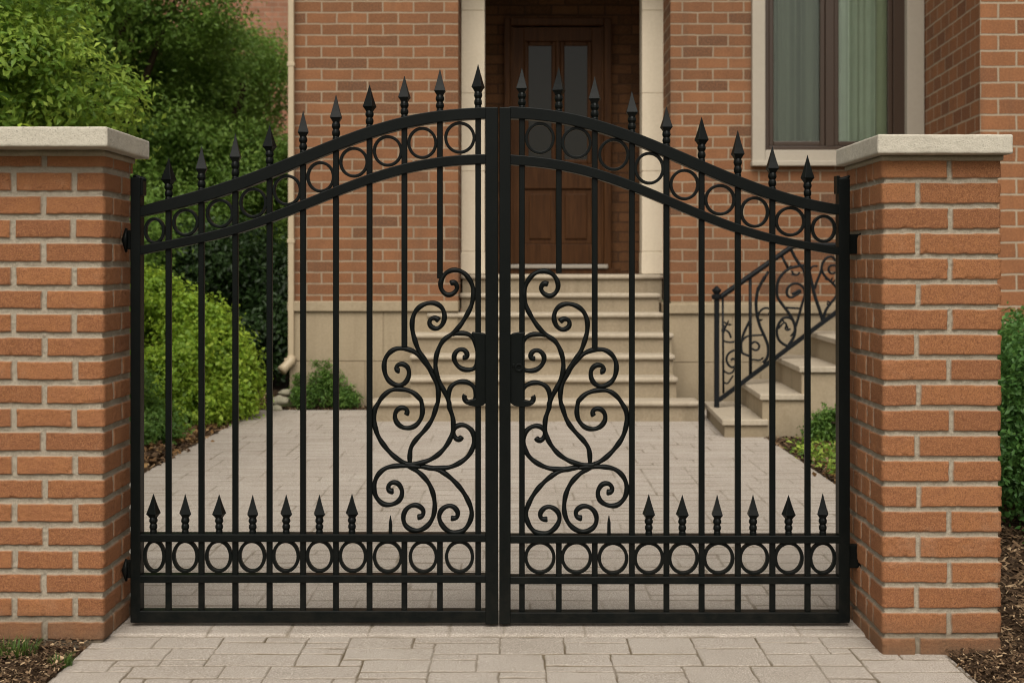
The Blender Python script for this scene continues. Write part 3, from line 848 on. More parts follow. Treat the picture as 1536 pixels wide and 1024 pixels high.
# downpipe at the corner
dp = empty('downpipe', (PX(437, HD-.06), HD-.06, 0), 'cream square downpipe running down the far corner of the house to a stone shoe', 'downpipe')
dx0, dx1 = PX(432.5, HD-.06), PX(441.3, HD-.06)
MB().box(dx0, dx1, HD-.085, HD-.03, PZ(538, HD), 5.3).build('pipe', TRIM, dp, .008)
for z in (1.4, 2.9, 4.4):
    MB().box(dx0-.006, dx1+.006, HD-.089, HD-.028, z, z+.035).build('bracket', TRIM, dp, .003)
MB().tube([((dx0+dx1)/2+.005, HD-.058, PZ(534, HD)), ((dx0+dx1)/2, HD-.075, PZ(541, HD)), (dx0-.015, HD-.10, PZ(548, HD)), (dx0-.045, HD-.13, PZ(554, HD))], [.04, .04, .04, .045], 10).build('shoe', TRIM, dp, smooth=True)
MB().box(dx0-.03, dx1+.004, HD-.098, HD-.024, PZ(541, HD), PZ(536, HD)).build('collar', TRIM, dp, .006)

# ------------------------------------------------------------------ window
wd = HD-.02
def wx(p): return PX(p, wd)
def wz(p): return PZ(p, wd)
ox0, ox1, oz0 = wx(1127.5), wx(1385), wz(247.5)
ix0, ix1, iz0 = wx(1147), wx(1359), wz(225.5)
OZ1, IZ1 = 4.28, 4.15
sash = MB()
fy0, fy1 = HD+.02, HD+.09
fx0, fx1, fz0 = wx(1147)-.0, wx(1359.5), wz(225.5)
def fr(mb, x0, x1, z0, z1, w, y0, y1):
    mb.box(x0, x0+w, y0, y1, z0, z1); mb.box(x1-w, x1, y0, y1, z0, z1)
    mb.box(x0+w, x1-w, y0, y1, z0, z0+w); mb.box(x0+w, x1-w, y0, y1, z1-w, z1)
win = MB()
win.box(fx0, fx0+.045, fy0, fy1, fz0, IZ1); win.box(wx(1342), fx1, fy0, fy1, fz0, IZ1)
win.box(fx0+.045, wx(1342), fy0, fy1, fz0, fz0+.04); win.box(fx0+.045, wx(1342), fy0, fy1, IZ1-.05, IZ1)
win.box(wx(1240), wx(1253), fy0-.004, fy1, fz0+.04, IZ1-.05)
window = win.build('window', SASH, house, .004)
# moulded sashes inside the frame
for (a, b) in ((fx0+.047, wx(1240)-.002), (wx(1253)+.002, wx(1342)-.002)):
    m = MB(); fr(m, a, b, fz0+.042, IZ1-.052, .040, fy0+.014, fy1-.01); sf = m.build('sash', SASH, window, .006)
    MB().box(a+.036, b-.036, fy0+.040, fy0+.046, fz0+.078, IZ1-.09).build('pane', GLASS_W, window)
s = MB()
s.box(ox0, ix0, wd-.035, HD+.10, oz0, OZ1)
s.box(ix1, ox1, wd-.035, HD+.10, oz0, OZ1)
s.box(ix0, ix1, wd-.035, HD+.10, IZ1, OZ1)
s.box(ix0, ix1, wd-.033, HD+.10, oz0, iz0)
s.build('surround', SURR, window, .006)
MB().box(ox0-.008, ox1+.002, wd-.065, HD+.05, oz0-.012, oz0+.030).build('sill', SURR, window, .006)
# the dim room behind
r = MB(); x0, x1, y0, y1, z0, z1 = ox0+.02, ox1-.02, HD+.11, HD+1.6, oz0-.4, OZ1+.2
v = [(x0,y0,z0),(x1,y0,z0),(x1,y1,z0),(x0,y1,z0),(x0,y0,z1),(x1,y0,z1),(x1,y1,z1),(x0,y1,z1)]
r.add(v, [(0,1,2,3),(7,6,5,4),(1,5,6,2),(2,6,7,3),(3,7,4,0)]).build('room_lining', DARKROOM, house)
def curtain(name, xa, xb, yc, amp, wl, mat, label, seed, flat=False):
    n = 160; rng = random.Random(seed); v = []; ph = [rng.uniform(0, 6) for _ in range(3)]
    nz = 14; z0, z1 = oz0+.03, OZ1+.05
    for j in range(nz+1):
        z = z0 + (z1-z0)*j/nz
        for i in range(n+1):
            t = i/n; x = xa + (xb-xa)*t
            q = 2*math.pi*t*(xb-xa)/wl
            y = yc + amp*(math.sin(q+ph[0]+.25*math.sin(z*1.1)) + .45*math.sin(q*1.7+ph[1]) + .2*math.sin(q*3.1+ph[2]))
            v.append((x + .2*amp*math.sin(q*.9+ph[2]), y, z))
    f = [(j*(n+1)+i, j*(n+1)+i+1, (j+1)*(n+1)+i+1, (j+1)*(n+1)+i) for j in range(nz) for i in range(n)]
    me = bpy.data.meshes.new(name); me.from_pydata(v, [], f)
    return tag(link(name, me, mat, smooth=True), label, 'curtain', 'curtains behind the tall window')
curtain('curtain', wx(1150), wx(1240), HD+.21, .028, .17, CURT_D, 'dim sage green curtain in soft folds behind the narrower window pane', 1)
curtain('curtain', wx(1246), wx(1323), HD+.17, .020, .15, CURT_L, 'paler teal grey curtain in folds behind the wider window pane', 2)
curtain('curtain', wx(1318), wx(1352), HD+.235, .004, .3, CURT_P, 'flat pale green strip of curtain beside the brown window jamb at the wing', 3)

# ------------------------------------------------------------------ front door
DD = 12.98
def dx(p): return PX(p, DD)
def dz(p): return PZ(p, DD)
door = MB()
LX0, LX1, LZ0, LZ1 = dx(767), dx(904), dz(395.5), dz(41)
yf, yb = DD, DD+.045
cols = [LX0, dx(786), dx(834), dx(840), dx(888), LX1]
# stiles, mullion, rails of the leaf
door.box(cols[0], cols[1], yf, yb, LZ0, LZ1); door.box(cols[4], cols[5], yf, yb, LZ0, LZ1); door.box(cols[2], cols[3], yf, yb, dz(366), dz(62))
rails = [(dz(395.5), dz(366)), (dz(283), dz(246)), (dz(62), dz(41))]
door.box(cols[1], cols[4], yf, yb, *rails[0]); door.box(cols[1], cols[4], yf, yb, *rails[2])
door.box(cols[1], cols[2], yf, yb, *rails[1]); door.box(cols[3], cols[4], yf, yb, *rails[1])
leaf = door.build('front_door', WOOD, house, .005)
leaf['label'] = 'dark brown panelled door with two tall panes'
for a, b in ((cols[1], cols[2]), (cols[3], cols[4])):
    p = MB(); p.box(a, b, yf+.026, yb-.004, dz(366), dz(283)); ins = .05
    p.prism([(a+ins, dz(366)+ins), (b-ins, dz(366)+ins), (b-ins, dz(283)-ins), (a+ins, dz(283)-ins)], yf+.008, yf+.030)
    p.build('panel', WOOD, leaf, .010)
    m = MB(); fr(m, a, b, dz(246), dz(62), .045, yf+.010, yb-.002); m.build('moulding', WOOD, leaf, .012)
    MB().box(a+.04, b-.04, yf+.024, yf+.030, dz(246)+.04, dz(62)-.04).build('pane', GLASS_D, leaf)
c = MB()
c.box(dx(756), dx(765.5), DD-.05, DD+.07, dz(404), dz(28)); c.box(dx(905.5), dx(917), DD-.05, DD+.07, dz(404), dz(28)); c.box(dx(765.5), dx(905.5), DD-.05, DD+.07, dz(39.5), dz(28))
c.build('door_casing', WOOD, leaf, .008)
c = MB()
c.box(dx(765.6), dx(769), DD-.02, DD-.002, dz(396), dz(40)); c.box(dx(902), dx(905.4), DD-.02, DD-.002, dz(396), dz(40))
c.build('door_stop', WOOD, leaf, .004)
MB().box(dx(757), dx(911), DD-.10, DD+.05, dz(402.5), dz(396.6)).build('threshold', SILLM, leaf, .006)
MB().box(dx(748), dx(930), DD-.07, DD+.05, 1.131, dz(403)).build('door_sill', WOOD, leaf, .003)
MB().tube([(dx(893), DD-.004, dz(262)), (dx(893), DD-.05, dz(262)), (dx(897), DD-.06, dz(262)), (dx(886), DD-.06, dz(262))], [.012, .011, .011, .010], 8).build('handle', BRASS, leaf, smooth=True)

# ------------------------------------------------------------------ front steps
steps = empty('front_steps', (.3, 11.0, 0), 'seven wide limestone front steps climbing to the recessed porch', 'steps')
R = 1.13/7; T0 = 10.30; TR = .26
ends = [(-1.10, 1.455), (-.82, 1.318), (-.83, 1.325), (-.83, 1.345), (-.725, 1.297), (-.455, 1.296), (-.455, 1.35)]
for i in range(7):
    a, b = ends[i]; y = T0 + TR*i; z1 = R*(i+1)
    yb = min(y + TR + .30, 13.05) if i < 6 else 13.06
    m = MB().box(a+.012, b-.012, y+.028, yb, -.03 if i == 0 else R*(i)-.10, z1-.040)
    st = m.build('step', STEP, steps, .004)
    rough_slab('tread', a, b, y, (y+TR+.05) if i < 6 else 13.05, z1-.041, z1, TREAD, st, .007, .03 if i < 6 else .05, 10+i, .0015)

# ------------------------------------------------------------------ side steps
side = empty('side_steps', (2.4, 9.9, 0), 'pale stone side steps with stepped blocks under the iron railing', 'steps')
sx = [1.472, 1.738, 2.014, 2.285, 2.56]; sz = [.130, .307, .500, .690, .872]
for i in range(5):
    x0 = sx[i]; x1 = sx[i+1]+.06 if i < 4 else 3.34
    skew = .055
    bx = MB()
    # blocks lean back slightly: rear-left corner shifted
    def q(x, f): return x + skew*f
    zb = -.03
    xe = x1 if i < 4 else 3.34
    vs = [(x0+.02, 9.365, zb), (xe, 9.365+.001*i, zb), (xe, 10.6, zb), (x0+.02+skew, 10.6, zb), (x0+.02, 9.365+.001*i, sz[i]-.042), (xe, 9.365+.001*i, sz[i]-.042), (xe, 10.6, sz[i]-.042), (x0+.02+skew, 10.6, sz[i]-.042)]
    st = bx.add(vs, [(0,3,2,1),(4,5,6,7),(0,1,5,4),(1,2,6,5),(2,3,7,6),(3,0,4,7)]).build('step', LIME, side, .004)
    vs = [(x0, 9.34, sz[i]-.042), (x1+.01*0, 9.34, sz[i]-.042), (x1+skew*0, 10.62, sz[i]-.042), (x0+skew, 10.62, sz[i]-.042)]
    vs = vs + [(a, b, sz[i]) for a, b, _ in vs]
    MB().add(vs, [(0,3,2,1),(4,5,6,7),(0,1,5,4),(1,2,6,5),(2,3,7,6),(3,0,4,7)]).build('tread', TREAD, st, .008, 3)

# ------------------------------------------------------------------ stair railing
RD = 10.15
def rx(px): return PX(px, RD)
def rz(py): return PZ(py, RD)
def C(*p): return [(1040 + x/3.012, 340 + y/3.012) for x, y in p]
rl = empty('stair_railing', (rx(1075), RD, .13), 'black iron scrollwork stair railing sloping up beside the stone side steps', 'railing')
hw = 3.6*RD/F
MB().box(rx(1075)-hw, rx(1075)+hw, RD-hw, RD+hw, .128, rz(446)).build('newel_post', RAILIRON, rl, .004)
ku = RD/F
MB().box(rx(1330)-hw, rx(1330)+hw, RD-hw, RD+hw, sz[4]-.002, rz(360)).build('newel_post', RAILIRON, rl, .004)
MB().lathe([(6.5*ku, rz(449)), (8*ku, rz(446)), (8*ku, rz(442.5)), (4*ku, rz(441)), (6.5*ku, rz(437)), (7.5*ku, rz(435)), (2.5*ku, rz(430)), (.6*ku, rz(428.5))], (rx(1075), RD), 8, math.pi/8).build('finial', RAILIRON, rl, .001)
SCR = []
def rtube(name, pts, r, parent=rl, per=7, flat=1.0):
    c = fair(catmull(pts, per), 1.2, 1.5) if len(pts) > 3 else pts
    if name == 'scroll': SCR.extend(c)
    return MB().tube([(rx(x), RD, rz(y)) for x, y in c], r*ku, 8, flat).build(name, RAILIRON, parent, smooth=True)
rtube('handrail', [(1080,446),(1082,444.5),(1110,424.5),(1150,396.5),(1186,371.5),(1193,368.5),(1202,367.5),(1240,367.5),(1330,367.5)], 4.2, per=4)
MB().tube([(rx(1078), RD, rz(600)), (rx(1256), RD, rz(467)), (rx(1330), RD, rz(412))], 4.4*ku, 4).build('bottom_rail', RAILIRON, rl, .002)
def D_(*p): return [(1060 + x/5.39, 420 + y/5.39) for x, y in p]
def E_(*p): return [(1150 + x/6.024, 360 + y/6.024) for x, y in p]
rtube('baluster', D_((130,120),(135,915)), 1.7)
rtube('baluster', D_((352,-20),(354,765)), 2.5)
for st, rr in [
    (D_((470,-30),(452,5),(415,80),(400,170),(405,270),(430,370),(470,460),(497,540),(492,620),(455,668)), 2.4),
    (D_((455,8),(475,-30),(500,-70)), 2.2),
    (D_((410,300),(425,262),(450,235),(485,224),(515,236),(520,262),(498,278)), 1.7),
    (D_((352,320),(322,380),(292,450),(278,520),(285,585),(310,600),(352,615)), 2.0),
    (D_((283,500),(318,458),(370,448),(410,446),(450,444)), 1.6),
    (D_((135,490),(165,500),(200,503),(240,494),(283,505)), 1.5),
    (D_((352,545),(362,512),(392,498),(424,522),(420,556),(392,568),(368,552)), 1.7),
    (D_((282,590),(250,566),(215,570),(178,592),(160,632),(172,680),(205,705),(235,690),(240,655),(215,632),(196,648)), 1.8),
    (D_((133,725),(155,745),(185,755),(215,738),(230,700)), 1.5),
    (D_((133,400),(155,405),(182,425),(197,468)), 1.6), (D_((134,430),(146,395),(155,370),(166,360)), 1.5),
    (D_((355,655),(375,640),(408,648),(440,643)), 1.5), (D_((133,820),(165,838),(195,800),(215,770)), 1.3),
    (E_((140,150),(165,200),(192,252)), 2.1),
    (E_((212,70),(255,155),(300,225),(332,262),(350,330),(372,360),(392,390)), 2.4),
    (E_((345,228),(290,235),(200,260),(132,320),(97,395),(95,505),(140,580),(200,660),(240,730),(258,800),(242,880),(190,960)), 2.3),
    (E_((238,725),(205,700),(150,705),(108,760),(90,830),(110,900),(155,942),(190,958)), 2.1),
    (E_((228,490),(268,470),(300,450),(300,475),(262,498),(220,520),(188,500),(183,450),(222,402),(280,394),(330,428),(347,490),(322,570),(292,680),(262,780)), 2.0),
    (E_((172,610),(235,614),(306,618)), 1.7),
    (E_((385,290),(398,350),(412,410),(440,520),(480,640),(508,740)), 2.6),
    (E_((622,190),(590,150),(538,163),(502,220),(490,285),(452,380),(434,440)), 2.0),
    (E_((497,260),(512,305),(545,345),(592,385),(632,430)), 2.0),
    (E_((632,425),(640,470),(628,510),(580,570),(532,640),(508,740)), 2.1),
    (E_((660,300),(640,240),(605,228),(568,238),(558,275),(585,305),(622,292)), 1.8),
    (E_((380,290),(405,245),(425,236),(458,236)), 1.6),
    (E_((225,275),(245,310),(275,318),(298,290)), 1.6), (E_((215,870),(240,840),(255,810)), 1.4),
    (E_((105,800),(140,760),(165,742),(180,770),(165,800),(190,815),(215,800)), 1.5),
    (E_((660,420),(700,330),(760,300),(800,340),(790,420),(740,480),(700,560),(660,600)), 2.0),
]:
    rtube('scroll', st, rr)
LV = [D_((165,205))[0], D_((185,240))[0], D_((465,110))[0], D_((490,290))[0], D_((400,335))[0], D_((110,350))[0], D_((112,425))[0], D_((150,330))[0], D_((430,640))[0],
      E_((258,310))[0], E_((160,745))[0], E_((190,815))[0], E_((560,430))[0], E_((585,465))[0], E_((535,535))[0], E_((572,610))[0], E_((600,350))[0], E_((165,240))[0], E_((545,375))[0], E_((245,170))[0]]
for k, (px, py) in enumerate(LV):
    a = (k*2.4) % 3.1; ca, sa = math.cos(a), math.sin(a); L = 4.4; w = 1.9
    nx_, ny_ = min(SCR, key=lambda q: (q[0]-px)**2+(q[1]-py)**2); px, py = nx_+ca*L*.8, ny_-sa*L*.8
    m = MB().add([(rx(px-ca*L), RD-.003, rz(py+sa*L)), (rx(px-sa*w), RD-.009, rz(py-ca*w)), (rx(px+ca*L), RD-.003, rz(py-sa*L)), (rx(px+sa*w), RD+.005, rz(py+ca*w))], [(0,1,2),(0,2,3),(0,3,1),(1,3,2)])
    m.build('leaf', RAILIRON, rl)

# ------------------------------------------------------------------ vegetation
def leaf_mesh(name, P, N, size, rnd, rng, aspect=.5, fold=.25):
    """one folded four-sided leaf per point; N = preferred normal"""
    n = len(P)
    N = N / (np.linalg.norm(N, axis=1, keepdims=True)+1e-9)
    t = rng.normal(0, 1, (n, 3)); t[:, 2] -= .35
    t -= N*np.sum(t*N, 1, keepdims=True); t /= (np.linalg.norm(t, axis=1, keepdims=True)+1e-9)
    b = np.cross(N, t)
    L = size*rng.uniform(.6, 1.35, n)[:, None]; w = L*aspect*.5
    v = np.stack([P - t*L*.5, P + b*w + N*w*fold - t*L*.05, P + t*L*.5 - N*L*.12, P - b*w + N*w*fold - t*L*.05], 1).reshape(-1, 3)
    i = np.arange(n)[:, None]*4
    f = np.concatenate([i+[0, 1, 2], i+[0, 2, 3]], 0)
    return np_mesh(name, v, f, {'rnd': np.repeat(np.clip(rnd, 0, 1), 4)}, False)

def crown_points(lobes, n_clump, per, clump_r, seed, up=.5, inner=.25, flat=.7):
    rng = np.random.RandomState(seed)
    lb = np.array(lobes, float); wgt = lb[:,3]*lb[:,4]+lb[:,4]*lb[:,5]+lb[:,3]*lb[:,5]; wgt /= wgt.sum()
    k = rng.choice(len(lb), n_clump, p=wgt); c = lb[k, :3]; r = lb[k, 3:6]
    d = rng.normal(0, 1, (n_clump, 3)); d /= np.linalg.norm(d, axis=1, keepdims=True)
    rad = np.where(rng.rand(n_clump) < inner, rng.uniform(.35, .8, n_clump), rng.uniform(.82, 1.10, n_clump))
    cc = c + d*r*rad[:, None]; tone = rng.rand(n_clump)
    tone = tone*.55 + .45*np.clip(rad-.5, 0, .6)/.6  # shaded gaps painted into leaf tone: inner clumps darker, outer lighter
    idx = np.repeat(np.arange(n_clump), per)
    off = rng.normal(0, 1, (len(idx), 3))*clump_r*rng.uniform(.6, 1.2, len(idx))[:, None]; off[:, 2] *= flat
    P = cc[idx] + off
    N = d[idx]*.7 + np.array([0, 0, up]) + rng.normal(0, .55, (len(idx), 3)) + off/clump_r*.25
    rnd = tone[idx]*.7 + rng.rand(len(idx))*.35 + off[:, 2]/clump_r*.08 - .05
    return P, N, rnd, rng

def plant(name, loc, label, cat, lobes, n_clump, per, clump_r, leaf, mat, seed, group=None, trunk=None, part='crown', aspect=.5, inner=.25, flat=.7, up=.5):
    root = empty(name, loc, label, cat, group)
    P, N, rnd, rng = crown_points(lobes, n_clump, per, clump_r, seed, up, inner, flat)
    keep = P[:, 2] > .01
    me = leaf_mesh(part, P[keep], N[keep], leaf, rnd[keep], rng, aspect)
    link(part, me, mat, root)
    tr = MB(); rg = random.Random(seed)
    base = Vector((loc[0], loc[1], -.02)); r0, top = trunk
    pts = [base + Vector((rg.uniform(-.04, .04)*i, rg.uniform(-.04, .04)*i, top*i/6)) for i in range(7)]
    tr.tube(pts, [r0*(1-.11*i) for i in range(7)], 9)
    lim = lobes if len(lobes) < 9 else lobes[:9]
    for l in lim:
        a = pts[2+rg.randrange(3)]; e = Vector(l[:3])
        mid = a.lerp(e, .5) + Vector((rg.uniform(-.1, .1), rg.uniform(-.1, .1), .05))*top*.3
        q = [a, a.lerp(mid, .5), mid, mid.lerp(e, .6), e]
        tr.tube(q, [r0*.5, r0*.42, r0*.33, r0*.22, r0*.1], 6)
    tr.build('trunk', BARK, root, smooth=True)
    return root

def blob(cx, cy, cz, R, n, r, seed, sq=(1, 1, 1)):
    rg = random.Random(seed); out = []
    for _ in range(n):
        while True:
            p = [rg.uniform(-1, 1) for _ in range(3)]
            if sum(a*a for a in p) <= 1: break
        rr = r*rg.uniform(.7, 1.3)
        out.append((cx+p[0]*R*sq[0], cy+p[1]*R*sq[1], cz+p[2]*R*sq[2], rr, rr, rr*.8))
    return out

TG = 'trees beyond the garden bed'
# dark background trees
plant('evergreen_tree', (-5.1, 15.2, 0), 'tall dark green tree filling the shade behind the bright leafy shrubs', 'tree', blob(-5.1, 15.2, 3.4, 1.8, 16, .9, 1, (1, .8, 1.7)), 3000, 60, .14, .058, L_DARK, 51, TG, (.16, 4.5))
plant('evergreen_tree', (-3.35, 16.6, 0), 'dense mid green tree growing close to the house corner', 'tree', blob(-3.55, 16.6, 1.9, 1.15, 14, .75, 2, (.75, .8, 1.65)), 3000, 60, .13, .055, L_MID, 52, TG, (.14, 3.5))
plant('evergreen_tree', (-6.9, 14.0, 0), 'broad dark tree rising behind the wide brick pillar', 'tree', blob(-6.6, 14.0, 3.2, 1.8, 14, .95, 3, (1, .8, 1.5)), 1800, 44, .16, .075, L_DARK, 53, TG, (.16, 4.5))
plant('evergreen_tree', (-4.0, 19.5, 0), 'pale green distant tree under the far brick wall', 'tree', blob(-4.4, 19.5, 2.6, 1.5, 12, .9, 4, (1.1, .8, 1.1)), 1200, 34, .17, .11, L_MID, 54, TG, (.14, 3.0))
plant('shade_shrub', (-3.05, 13.4, 0), 'very dark low shrub in the shade between the lime bush and the house', 'shrub', blob(-2.95, 13.4, .75, .75, 12, .45, 5, (1.0, .8, 1.0)), 1000, 44, .11, .060, L_SHADED, 55, 'shrubs of the garden bed', (.04, .7))
plant('shade_shrub', (-4.4, 12.6, 0), 'dark green shrub standing right behind the lime bush', 'shrub', blob(-4.2, 12.6, .9, .9, 12, .5, 6, (1.1, .8, 1.0)), 1000, 44, .12, .060, L_DARK, 56, 'shrubs of the garden bed', (.05, .8))
# leafy trees over the left pillar
plant('leafy_tree', (-3.1, 7.4, 0), 'bright fresh green broadleaf tree overhanging the wide brick pillar', 'tree', blob(-3.12, 7.4, 2.42, .68, 16, .36, 7, (1.0, .8, 1.15)), 1150, 36, .068, .046, L_BRIGHT, 57, TG, (.06, 2.2), aspect=.48)
plant('leafy_shrub', (-2.62, 6.2, 0), 'small yellow green shrub peeping over the stone cap at the frame edge', 'shrub', blob(-2.62, 6.2, 1.5, .34, 9, .2, 8, (.9, .8, 1.4)), 340, 26, .06, .050, L_LIME, 58, None, (.035, 1.4), aspect=.5)
# bushes of the left bed
def dome(cx, cy, h, rx, ry, n, r, seed):
    rg = random.Random(seed); out = []
    for _ in range(n):
        a = rg.uniform(0, 6.283); e = math.asin(rg.uniform(0.02, 1)); q = .78
        out.append((cx+rx*q*math.cos(a)*math.cos(e), cy+ry*q*math.sin(a)*math.cos(e), .05+h*q*math.sin(e)+.02, r*rg.uniform(.8, 1.2), r*rg.uniform(.8, 1.2), r*.9))
    return out
plant('round_bush', (-2.98, 10.5, 0), 'large rounded lime green bush in the mulch bed behind the gate', 'bush', dome(-2.98, 10.5, 1.16, .98, .9, 46, .22, 9), 2600, 28, .055, .040, L_LIME, 59, 'shrubs of the garden bed', (.05, .6), aspect=.62)
plant('low_bush', (-2.62, 9.1, 0), 'low mid green feathery bush at the foot of the lime bush', 'bush', dome(-2.72, 9.1, .50, .42, .45, 24, .12, 10), 700, 20, .05, .040, L_GREEN, 60, 'shrubs of the garden bed', (.03, .3), aspect=.4)
def sprays(cx, cy, rx, ry, h, n, seed):
    rg = random.Random(seed); out = []
    for _ in range(n):
        a = rg.uniform(0, 6.283); q = math.sqrt(rg.random()); x, y = cx+rx*q*math.cos(a), cy+ry*q*math.sin(a)
        hh = h*(1-.65*q*q)*rg.uniform(.35, 1.0)
        out.append((x, y, .03+hh*.55, .035, .035, .03+hh*.38))
    return out
# feathery plant at the plinth
plant('feathery_plant', (PX(482, 11.2), 11.22, 0), 'feathery green plant against the limestone plinth by the downpipe', 'plant', sprays(PX(482, 11.2), 11.22, .28, .09, .44, 40, 11), 480, 14, .026, .038, L_GREEN, 61, 'small plants by the house', (.012, .18), aspect=.28)
plant('feathery_plant', (PX(1256, 9.05), 9.05, 0), 'small leafy plant against the side steps next to the narrow pillar', 'plant', sprays(PX(1254, 9.05), 9.05, .19, .12, .32, 34, 12), 420, 14, .026, .033, L_GREEN, 62, 'small plants by the house', (.012, .18), aspect=.42)
# clipped hedge on the right
def boxlobes(x0, x1, y0, y1, h, r, seed):
    rg = random.Random(seed); out = []
    nx = int((x1-x0)/(r*1.1))+1; nz = int(h/(r*1.1))+1; ny = int((y1-y0)/(r*1.1))+1
    for i in range(nx+1):
        for j in range(ny+1):
            for k in range(nz+1):
                if 0 < i < nx and 0 < j < ny and 0 < k < nz: continue
                out.append((x0+(x1-x0)*i/nx+rg.uniform(-.05, .05), y0+(y1-y0)*j/ny+rg.uniform(-.05, .05), .22+(h-.34)*k/nz+rg.uniform(-.04, .04), r, r, r))
    return out
plant('hedge', (2.9, 6.4, 0), 'dense dark green hedge beside the narrow pillar at the frame edge', 'hedge', boxlobes(2.32, 3.9, 5.9, 7.2, .90, .16, 13), 3800, 30, .055, .028, L_HEDGE, 63, None, (.04, .6), aspect=.55)

# grass tufts
def tuft(loc, n, h, spread, seed, label):
    rng = np.random.RandomState(seed); V = []; Fc = []; A = []
    for i in range(n):
        a = rng.uniform(0, 6.283); r = spread*math.sqrt(rng.rand()); bx, by = loc[0]+r*math.cos(a), loc[1]+r*math.sin(a)
        L = h*rng.uniform(.5, 1.2); le = rng.uniform(.2, .9); da = a + rng.normal(0, .8); w = .0022
        n0 = len(V); c = rng.rand()
        for k in range(5):
            t = k/4; ww = w*(1-t*.95)
            x = bx+math.cos(da)*le*L*t*t; y = by+math.sin(da)*le*L*t*t; z = -.005+L*t*(1-.35*le*t)
            V += [(x-math.sin(da)*ww, y+math.cos(da)*ww, z), (x+math.sin(da)*ww, y-math.cos(da)*ww, z)]; A += [c, c]
            if k: q = n0+2*k; Fc.append((q-2, q-1, q+1, q))
    me = np_mesh('grass', np.array(V), np.array(Fc), {'rnd': np.array(A)}, False)
    return tag(link('grass', me, L_GRASS), label, 'grass', kind='stuff')
def patch(specs, label):
    pts = []
    return specs
tuft((PX(28, 4.14), 4.14), 150, .055, .055, 71, 'short green grass sprouting from the mulch below the wide pillar')
tuft((PX(88, 4.0), 4.03), 80, .040, .030, 72, 'short green grass sprouting from the mulch at the paving edge')

def groundcover(name, regions, leaf, mat, seed, label):
    rng = np.random.RandomState(seed); P = []; N = []
    for (x0, x1, y0, y1, n, h) in regions:
        k = rng.randint(0, max(1, n//14), n); cx = rng.uniform(x0, x1, max(1, n//14)); cy = rng.uniform(y0, y1, max(1, n//14))
        P.append(np.stack([cx[k]+rng.normal(0, .05, n), cy[k]+rng.normal(0, .05, n), rng.uniform(.005, h, n)], 1))
    P = np.concatenate(P); N = rng.normal(0, .5, P.shape)+np.array([0, -.1, 1])
    me = leaf_mesh(name, P, N, leaf, rng.rand(len(P)), rng, .55)
    return tag(link(name, me, mat), label, 'ground cover', kind='stuff')
groundcover('ground_cover', [(1.82, 2.9, 7.2, 8.9, 2600, .07)], .035, L_BRIGHT, 81, 'low yellowish green ground cover in the bed beside the side steps')
t = NT('dry_leaf'); t.bsdf(t.ramp(t.attr('rnd'), [(0, (.07,.035,.015)), (.6, (.19,.10,.035)), (1, (.34,.22,.09))]), .8)
groundcover('fallen_leaves', [(-2.9, -2.15, 5.6, 11.3, 2200, .03), (1.8, 2.7, 6.5, 8.9, 700, .03)], .04, t.m, 82, 'dry tan fallen leaves scattered over the mulch along the driveway')

# garden stones by the downpipe
def stone(px, d, z, r, sq, label, seed):
    import bmesh
    from mathutils import noise
    bm = bmesh.new(); bmesh.ops.create_icosphere(bm, subdivisions=3, radius=1)
    for v in bm.verts:
        k = 1 + .28*noise.noise(v.co*1.3+Vector((seed, 0, 0))) + .08*noise.noise(v.co*4)
        v.co = Vector((PX(px, d)+v.co.x*k*r*sq[0], d+v.co.y*k*r*sq[1], z+v.co.z*k*r*sq[2]))
    me = bpy.data.meshes.new('garden_stone'); bm.to_mesh(me); bm.free()
    tag(link('garden_stone', me, ROCK, smooth=True), label, 'stone', 'stones by the downpipe')
stone(419, 11.2, .075, .07, (1.1, .8, .6), 'flat greenish stone lying beside the feathery plant', 1)
stone(430, 11.27, .14, .05, (1.3, .8, .6), 'smaller stone resting under the downpipe shoe', 2)
stone(413, 11.1, .02, .05, (1.2, .8, .6), 'low stone sunk in mulch in front of the flat greenish one', 3)

# neighbour's house far behind
far = empty('neighbour_house', (-6.0, 30, 0), 'distant blurred brick house glimpsed above the trees', 'house')
wall('wall', [vq(-16, 30, -1.0, 30, -.03, 9.5), vq(-1.0, 30, -1.0, 38, -.03, 9.5)], WF, far)
MB().add([(-16.4, 29.6, 9.5), (-.6, 29.6, 9.5), (-.6, 38.4, 9.5), (-16.4, 38.4, 9.5), (-12, 34, 13), (-5, 34, 13)], [(0,1,5,4),(1,2,5),(2,3,4,5),(3,0,4),(0,3,2,1)]).build('roof', ROOFM, far)
for x in (-13, -10, -3.2):
    fo = MB(); fr(fo, x, x+1.1, 4.6, 6.2, .08, 29.93, 29.99); fw = fo.build('window', SURR, far)
    MB().box(x+.07, x+1.03, 29.95, 29.98, 4.67, 6.13).build('pane', GLASS_D, fw)

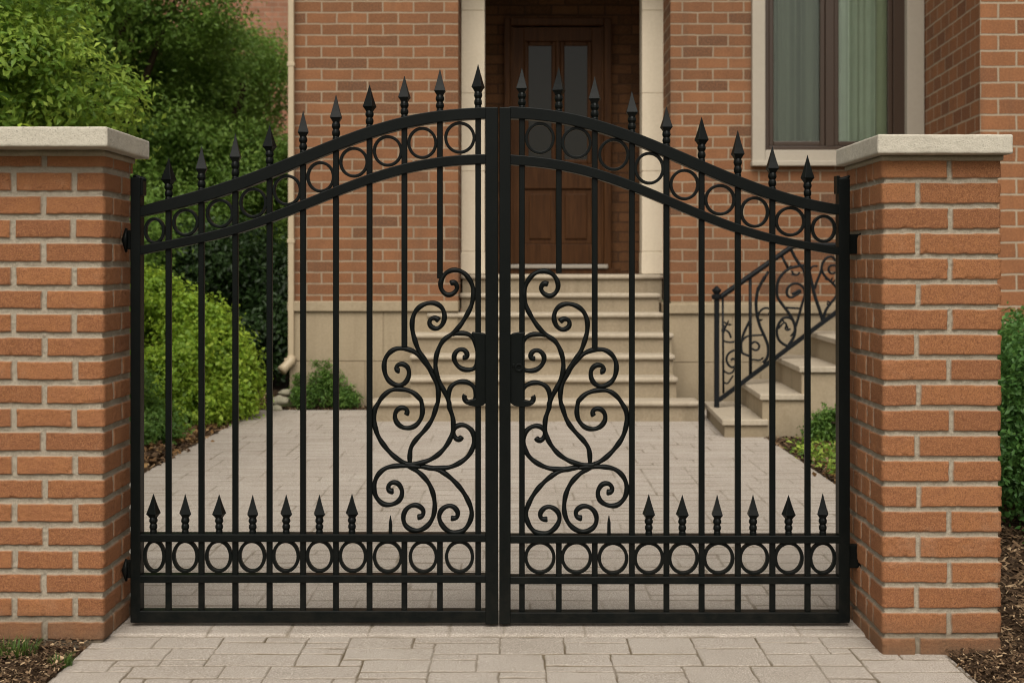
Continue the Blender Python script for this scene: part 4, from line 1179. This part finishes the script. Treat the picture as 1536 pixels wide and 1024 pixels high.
# ------------------------------------------------------------------ light, world, camera
SUN_EL, SUN_AZ = math.radians(50), math.radians(-4)      # sun high behind the viewer
w = bpy.data.worlds.new('World'); SC.world = w; w.use_nodes = True
nt = w.node_tree; bg = nt.nodes['Background']
sky = nt.nodes.new('ShaderNodeTexSky'); sky.sky_type = 'NISHITA'; sky.sun_disc = False
sky.sun_elevation = SUN_EL; sky.sun_rotation = math.pi - SUN_AZ; sky.air_density = 1.0; sky.dust_density = 4.0
hs = nt.nodes.new('ShaderNodeHueSaturation'); hs.inputs['Saturation'].default_value = .11
nt.links.new(sky.outputs[0], hs.inputs['Color'])
mul = nt.nodes.new('ShaderNodeMix'); mul.data_type = 'RGBA'; mul.blend_type = 'MULTIPLY'; mul.inputs[0].default_value = 1
nt.links.new(hs.outputs[0], mul.inputs[6]); mul.inputs[7].default_value = (1.0, .965, .895, 1)
nt.links.new(mul.outputs[2], bg.inputs[0]); bg.inputs[1].default_value = .15
sd = bpy.data.lights.new('sun', 'SUN'); sd.energy = 2.5; sd.angle = math.radians(55); sd.color = (1.0, .945, .86)
so = bpy.data.objects.new('sun', sd); COL.objects.link(so)
dirv = Vector((math.sin(SUN_AZ)*math.cos(SUN_EL), -math.cos(SUN_AZ)*math.cos(SUN_EL), math.sin(SUN_EL)))
so.rotation_euler = dirv.to_track_quat('Z', 'Y').to_euler()
so.location = (-1, -6, 10)

cd = bpy.data.cameras.new('camera'); cam = bpy.data.objects.new('camera', cd); COL.objects.link(cam)
cam.location = (0, 0, EYE); cam.rotation_euler = (math.pi/2, 0, 0)
cd.sensor_width = 36; cd.lens = F/1536*36; cd.shift_y = -112/1536; cd.clip_end = 1000; cd.clip_start = .05
cd.dof.use_dof = True; cd.dof.focus_distance = 4.35; cd.dof.aperture_fstop = 4.8
SC.camera = cam
vs = SC.view_settings; vs.view_transform = 'Standard'; vs.look = 'None'; vs.exposure = 0; vs.gamma = 1
SC.cycles.use_denoising = True; SC.cycles.filter_width = 1.1
SC.cycles.max_bounces = 8; SC.cycles.transparent_max_bounces = 12
